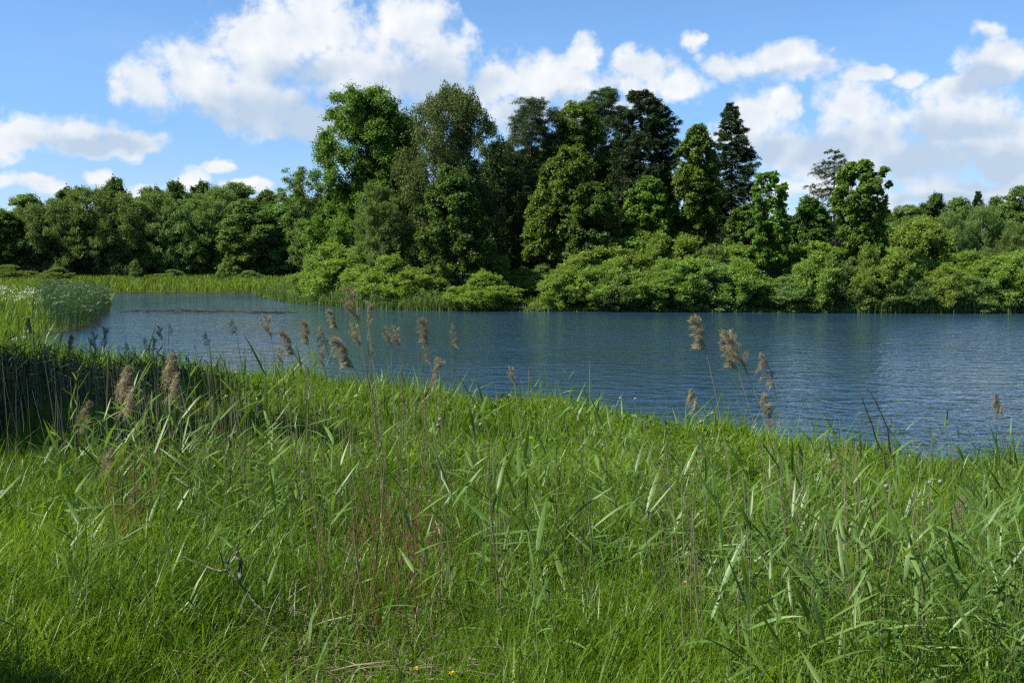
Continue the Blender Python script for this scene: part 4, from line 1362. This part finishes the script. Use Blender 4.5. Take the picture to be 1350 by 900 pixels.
# the rest of the green reeds, smaller and further in
r_ = np.random.default_rng(71)
GS, GLv = Geo(), Geo()
k = 0
while k < 470:
    near = k >= 300
    dd_ = math.sqrt(r_.uniform(4.0 ** 2, 6.8 ** 2) if near else r_.uniform(5.5 ** 2, 11.5 ** 2))
    px = r_.uniform(930, 1400) if near else r_.uniform(40, 1390)
    xx = (px - 675) / FPX * dd_
    if lake_distance(np.array([xx]), np.array([dd_]))[0] < 1.0 or r_.random() > 0.25 + 0.9 * patch(xx, dd_, 1.1, 3.0):
        continue
    k += 1
    p_ = GP[int(r_.integers(len(GP)))]
    sc = r_.uniform(0.45, 0.8) if near else r_.uniform(0.45, 0.9)
    an = r_.uniform(0, 6.28)
    M3 = np.array([[math.cos(an), -math.sin(an), r_.normal() * 0.08], [math.sin(an), math.cos(an), r_.normal() * 0.08], [0, 0, 1]]) * sc
    for ch in p_.children:
        me = ch.data
        co = np.empty(len(me.vertices) * 3, np.float32)
        me.vertices.foreach_get('co', co)
        qi = np.empty(len(me.loops), np.int32)
        me.loops.foreach_get('vertex_index', qi)
        tt = np.empty(len(me.vertices), np.float32)
        me.attributes['tint'].data.foreach_get('value', tt)
        (GS if ch.name.startswith('stem') else GLv).add(co.reshape(-1, 3) @ M3.T + np.array([xx, dd_, gz1(xx, dd_) - 0.03]), qi.reshape(-1, 4), np.clip(tt * 0.6 + r_.random() * 0.4, 0, 1))
mass = obj('young_reeds', GLv, M['reed'])
tag(mass, 'smaller young reeds thickening the growth on the near bank', 'reeds', kind='stuff')
obj('stems', GS, M['reedstem'], mass)

# dense reeds in the alders' shade, their colour darkened to deepen it
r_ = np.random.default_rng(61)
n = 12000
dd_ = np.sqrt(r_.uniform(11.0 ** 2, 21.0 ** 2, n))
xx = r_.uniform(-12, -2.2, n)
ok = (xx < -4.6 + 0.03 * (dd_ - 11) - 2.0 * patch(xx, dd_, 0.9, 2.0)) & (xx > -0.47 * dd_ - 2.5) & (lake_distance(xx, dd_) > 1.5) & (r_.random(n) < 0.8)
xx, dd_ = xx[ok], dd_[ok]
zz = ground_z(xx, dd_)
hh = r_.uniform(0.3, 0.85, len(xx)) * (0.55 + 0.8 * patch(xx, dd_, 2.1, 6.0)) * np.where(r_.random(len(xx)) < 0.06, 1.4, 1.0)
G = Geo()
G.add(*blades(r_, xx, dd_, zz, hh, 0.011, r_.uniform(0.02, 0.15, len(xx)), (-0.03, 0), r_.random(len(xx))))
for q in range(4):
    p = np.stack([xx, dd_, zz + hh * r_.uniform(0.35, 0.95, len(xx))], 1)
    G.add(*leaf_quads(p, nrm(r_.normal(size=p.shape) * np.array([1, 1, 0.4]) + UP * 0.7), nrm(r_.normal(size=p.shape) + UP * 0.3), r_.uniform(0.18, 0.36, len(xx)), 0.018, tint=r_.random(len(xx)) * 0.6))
tag(obj('shade_toned_reeds', G, M['shadetonereed']), 'dense reeds standing in the shade at the left, shade deepened in their colour', 'reeds', kind='stuff')

# last year's bare canes, a thicket nobody could count
G = Geo()
cane = [(75, 880, 1260, 4.4, 8.5, 0.6, 1.2), (70, 380, 900, 5.2, 10.5, 0.6, 1.25), (300, -60, 340, 9.6, 15.0, 0.6, 1.3), (30, 1050, 1380, 6, 14, 0.6, 1.2), (70, 200, 620, 8.0, 13.0, 0.9, 1.5)]
for (n, a, b, d0, d1, h0, h1) in cane:
    for i in range(n):
        d = math.sqrt(rng.uniform(d0 * d0, d1 * d1))
        x = (rng.uniform(a, b) - 675) / FPX * d
        if lake_distance(np.array([x]), np.array([d]))[0] < 0.4:
            continue
        h = rng.uniform(h0, h1)
        b0 = np.array([x, d, gz1(x, d) - 0.03])
        tip = b0 + np.array([rng.normal() * 0.09 * h - 0.05 * h, rng.normal() * 0.08 * h, h])
        G.tube(curve_pts(b0, tip, np.array([rng.normal() * 0.02, 0, 0]), 5), np.linspace(0.0031, 0.0015, 5), 4, rng.random())
tag(obj('dry_canes', G, M['drystem']), 'thicket of last year\'s bare grey-brown canes', 'canes', kind='stuff')
G = Geo()
for i in range(290):
    if i < 235:
        px, d = rng.normal(520, 50), rng.uniform(5.3, 8.4)
    else:
        px, d = rng.normal(155, 16), rng.uniform(6.6, 8.2)
    x = (px - 675) / FPX * d
    h = rng.uniform(0.2, 0.75)
    b0 = np.array([x, d, gz1(x, d) - 0.02])
    G.tube(curve_pts(b0, b0 + np.array([rng.normal() * 0.16 * h, rng.normal() * 0.14 * h, h]), np.array([rng.normal() * 0.02, 0, 0]), 5), np.linspace(0.0028, 0.0012, 5), 3, rng.random())
tag(obj('reddish_stalks', G, M['redstem']), 'patch of thin reddish-brown dry stalks', 'dry stalks', kind='stuff')
# flattened straw in the thin spots
G = Geo()
n = 2600
which = rng.random(n)
px = np.where(which < 0.55, rng.normal(500, 90, n), np.where(which < 0.7, rng.normal(320, 55, n), rng.uniform(-60, 1400, n)))
d = np.where(which < 0.55, rng.uniform(4.7, 6.0, n), np.where(which < 0.7, rng.uniform(4.8, 6.0, n), rng.uniform(4.0, 9.0, n)))
x = (px - 675) / FPX * d
p = np.stack([x, d, ground_z(x, d) + rng.uniform(0.01, 0.13, n)], 1)
G.add(*leaf_quads(p, nrm(rng.normal(size=(n, 3)) * np.array([1, 1, 0.22])), nrm(rng.normal(size=(n, 3)) * 0.4 + UP), rng.uniform(0.12, 0.4, n), 0.006, tint=rng.random(n)))
tag(obj('straw', G, M['drystem']), 'flattened pale straw at the foot of the reeds', 'straw', kind='stuff')

# ------------------------------------------------------------------ single small things
def branchy(name, base, paths, mat, part):
    root = empty(name, base)
    for pts, r0 in paths:
        g = Geo()
        pts = np.asarray(pts, float)
        t = np.linspace(0, 1, len(pts))
        tt = np.linspace(0, 1, len(pts) * 3)
        q = np.stack([np.interp(tt, t, pts[:, j]) for j in range(3)], 1)
        q += np.random.default_rng(len(pts)).normal(size=q.shape) * r0 * 0.5
        g.tube(q, np.linspace(r0, r0 * 0.35, len(q)), 6, 0.5)
        obj(part, g, mat, root)
    return root


d = 5.35
b = at(318, 800, d)
b[2] = gz1(b[0], d)


def lp(px, py, dd=0.0):
    return at(px, py, d + dd) - b


o = branchy('dead_branch', b, [([lp(319, 822), lp(321, 790, .05), lp(327, 780), lp(312, 762, -.03), lp(300, 751), lp(303, 735), lp(314, 716)], 0.007),
                               ([lp(300, 751), lp(290, 752, .1), lp(275, 747, .15), lp(256, 739, .2), lp(240, 733, .25)], 0.005),
                               ([lp(318, 764), lp(316, 745, .03), lp(312, 728, .05), lp(314, 716, .05)], 0.013),
                               ([lp(327, 780), lp(335, 795, -.05), lp(350, 806, -.1), lp(358, 812, -.1)], 0.005),
                               ([lp(303, 735), lp(298, 742), lp(294, 735), lp(306, 722)], 0.004)], M['deadwood'], 'limb')
tag(o, 'grey forked dead branch lying in the grass at the lower left', 'branch')
d = 15.8
b = at(1185, 620, d)
b[2] = gz1(b[0], d)
o = branchy('bare_twigs', b, [([lp(1187, 640), lp(1176, 600), lp(1170, 565), lp(1158, 535), lp(1145, 512)], 0.014), ([lp(1178, 635), lp(1160, 590), lp(1148, 555), lp(1138, 528), lp(1135, 516)], 0.012),
                              ([lp(1172, 572), lp(1175, 555), lp(1174, 545)], 0.006), ([lp(1150, 560), lp(1143, 548), lp(1141, 540)], 0.006)], M['twig'], 'twig')
o.name = 'bare_sapling'
tag(o, 'bare dark sapling twigs slanting left at the right waterline', 'sapling')


def dandelion(px, py, d, label, yellow=False, rr=0.020):
    h = at(px, py, d)
    gz = gz1(h[0], d)
    h[2] = max(h[2], gz + 0.1)
    root = empty('buttercup' if yellow else 'dandelion', (h[0], d, gz))
    tag(root, label, 'flower', 'yellow flowers in the grass' if yellow else 'dandelion clocks in the grass')
    top = h[2] - gz
    g = Geo()
    g.tube(np.array([[0.02, 0, -0.02], [0.012, 0, top * 0.5], [0, 0, top]]), 0.002, 4, 0.6)
    obj('stem', g, M['reedstem'], root)
    g = Geo()
    r_ = np.random.default_rng(int(px * 7 + py))
    n = 26 if yellow else 150
    v = nrm(r_.normal(size=(n, 3)) + (np.array([0, 0, 0.9]) if yellow else 0))
    if yellow:
        v[:, 2] = np.abs(v[:, 2]) * 0.5
        g.add(*leaf_quads(np.array([[0, 0, top]]) + v * 0.002, v, UP + 0 * v, rr, rr * 0.45, tint=r_.random(n)))
        obj('petals', g, M['yellow'], root)
    else:
        c = np.array([[0, 0, top + rr * 0.6]])
        g.add(*leaf_quads(c + v * rr * 0.1, v, r_.normal(size=v.shape), rr * 0.9, 0.002, tint=r_.random(n)))
        g.add(*leaf_quads(c + v * rr * 0.85 - 0.006, nrm(np.cross(v, r_.normal(size=v.shape))), v, 0.014, 0.012, tint=r_.random(n)))
        obj('seed_head', g, M['clock'], root)


for (px, py, d, lab) in [(581, 553, 12.5, 'upper of the two white dandelion clocks below the leaning middle plume'), (578, 561, 12.2, 'lower of the two white dandelion clocks below the leaning middle plume'), (634, 560, 12.5, 'white dandelion clock right of the two close ones in the middle'),
                         (796, 588, 11.5, 'white dandelion clock in open grass between middle and right stems'), (818, 525, 17, 'left white dandelion clock near the shore left of the big plumes'), (838, 526, 17, 'right white dandelion clock near the shore left of the big plumes'),
                         (1169, 641, 9.5, 'white dandelion clock left of the drooping pinkish plume'), (1226, 636, 9.8, 'left of two dandelion clocks above the drooping pinkish plume'), (1240, 635, 9.8, 'right of two dandelion clocks above the drooping pinkish plume'),
                         (1273, 667, 8.2, 'biggest white dandelion clock, beside the drooping pinkish plume'), (940, 545, 14.5, 'dandelion clock at the foot of the three big plumes'), (1285, 610, 14, 'small dandelion clock near the right waterline'), (925, 556, 13.5, 'dandelion clock low on the slope below the bent beige plume'), (6, 650, 7.0, 'white blossom at the left edge under the black shade')]:
    dandelion(px, py, d, lab, rr=0.017 if py > 600 else 0.019)
for (px, py, d, lab) in [(596, 887, 4.55, 'yellow flower right of its twin at the lower edge'), (549, 881, 4.6, 'small yellow flower left of its twin at the lower edge'), (50, 858, 4.9, 'single yellow flower in the grass at the lower left corner'), (903, 768, 5.7, 'yellow flower beside the thick right-hand stand')]:
    dandelion(px, py, d, lab, True, 0.013)

# stones along the promontory's water edge
rng = np.random.default_rng(77)
sp = [(28, 447, 0.28), (38, 440, 0.34), (46, 438, 0.22), (54, 434, 0.26), (20, 449, 0.24)]
sl = ['lowest pale stone at the water edge of the promontory', 'largest pale stone at the water edge of the promontory', 'small stone right of the largest pale stone', 'topmost pale stone at the water edge beside the reed bed', 'stone at the left end of the pale stones on the promontory']
for (px, py, r0), lab in zip(sp, sl):
    c = onz(px, py, 0.08)
    k, m = 8, 6
    g = Geo()
    V = []
    for a in range(m):
        ph = -1.45 + 2.9 * a / (m - 1)
        for bq in range(k):
            th = 2 * math.pi * bq / k
            q = r0 * (1 + rng.normal() * 0.09)
            V.append((math.cos(th) * math.cos(ph) * q * 1.3, math.sin(th) * math.cos(ph) * q, math.sin(ph) * q * 0.65))
    Q = [(a * k + bq, a * k + (bq + 1) % k, (a + 1) * k + (bq + 1) % k, (a + 1) * k + bq) for a in range(m - 1) for bq in range(k)]
    g.add(V, Q)
    o = obj('stone', g.mesh('stone', True), M['stone'])
    o.location = c
    tag(o, lab, 'stone', 'pale stones on the promontory edge')
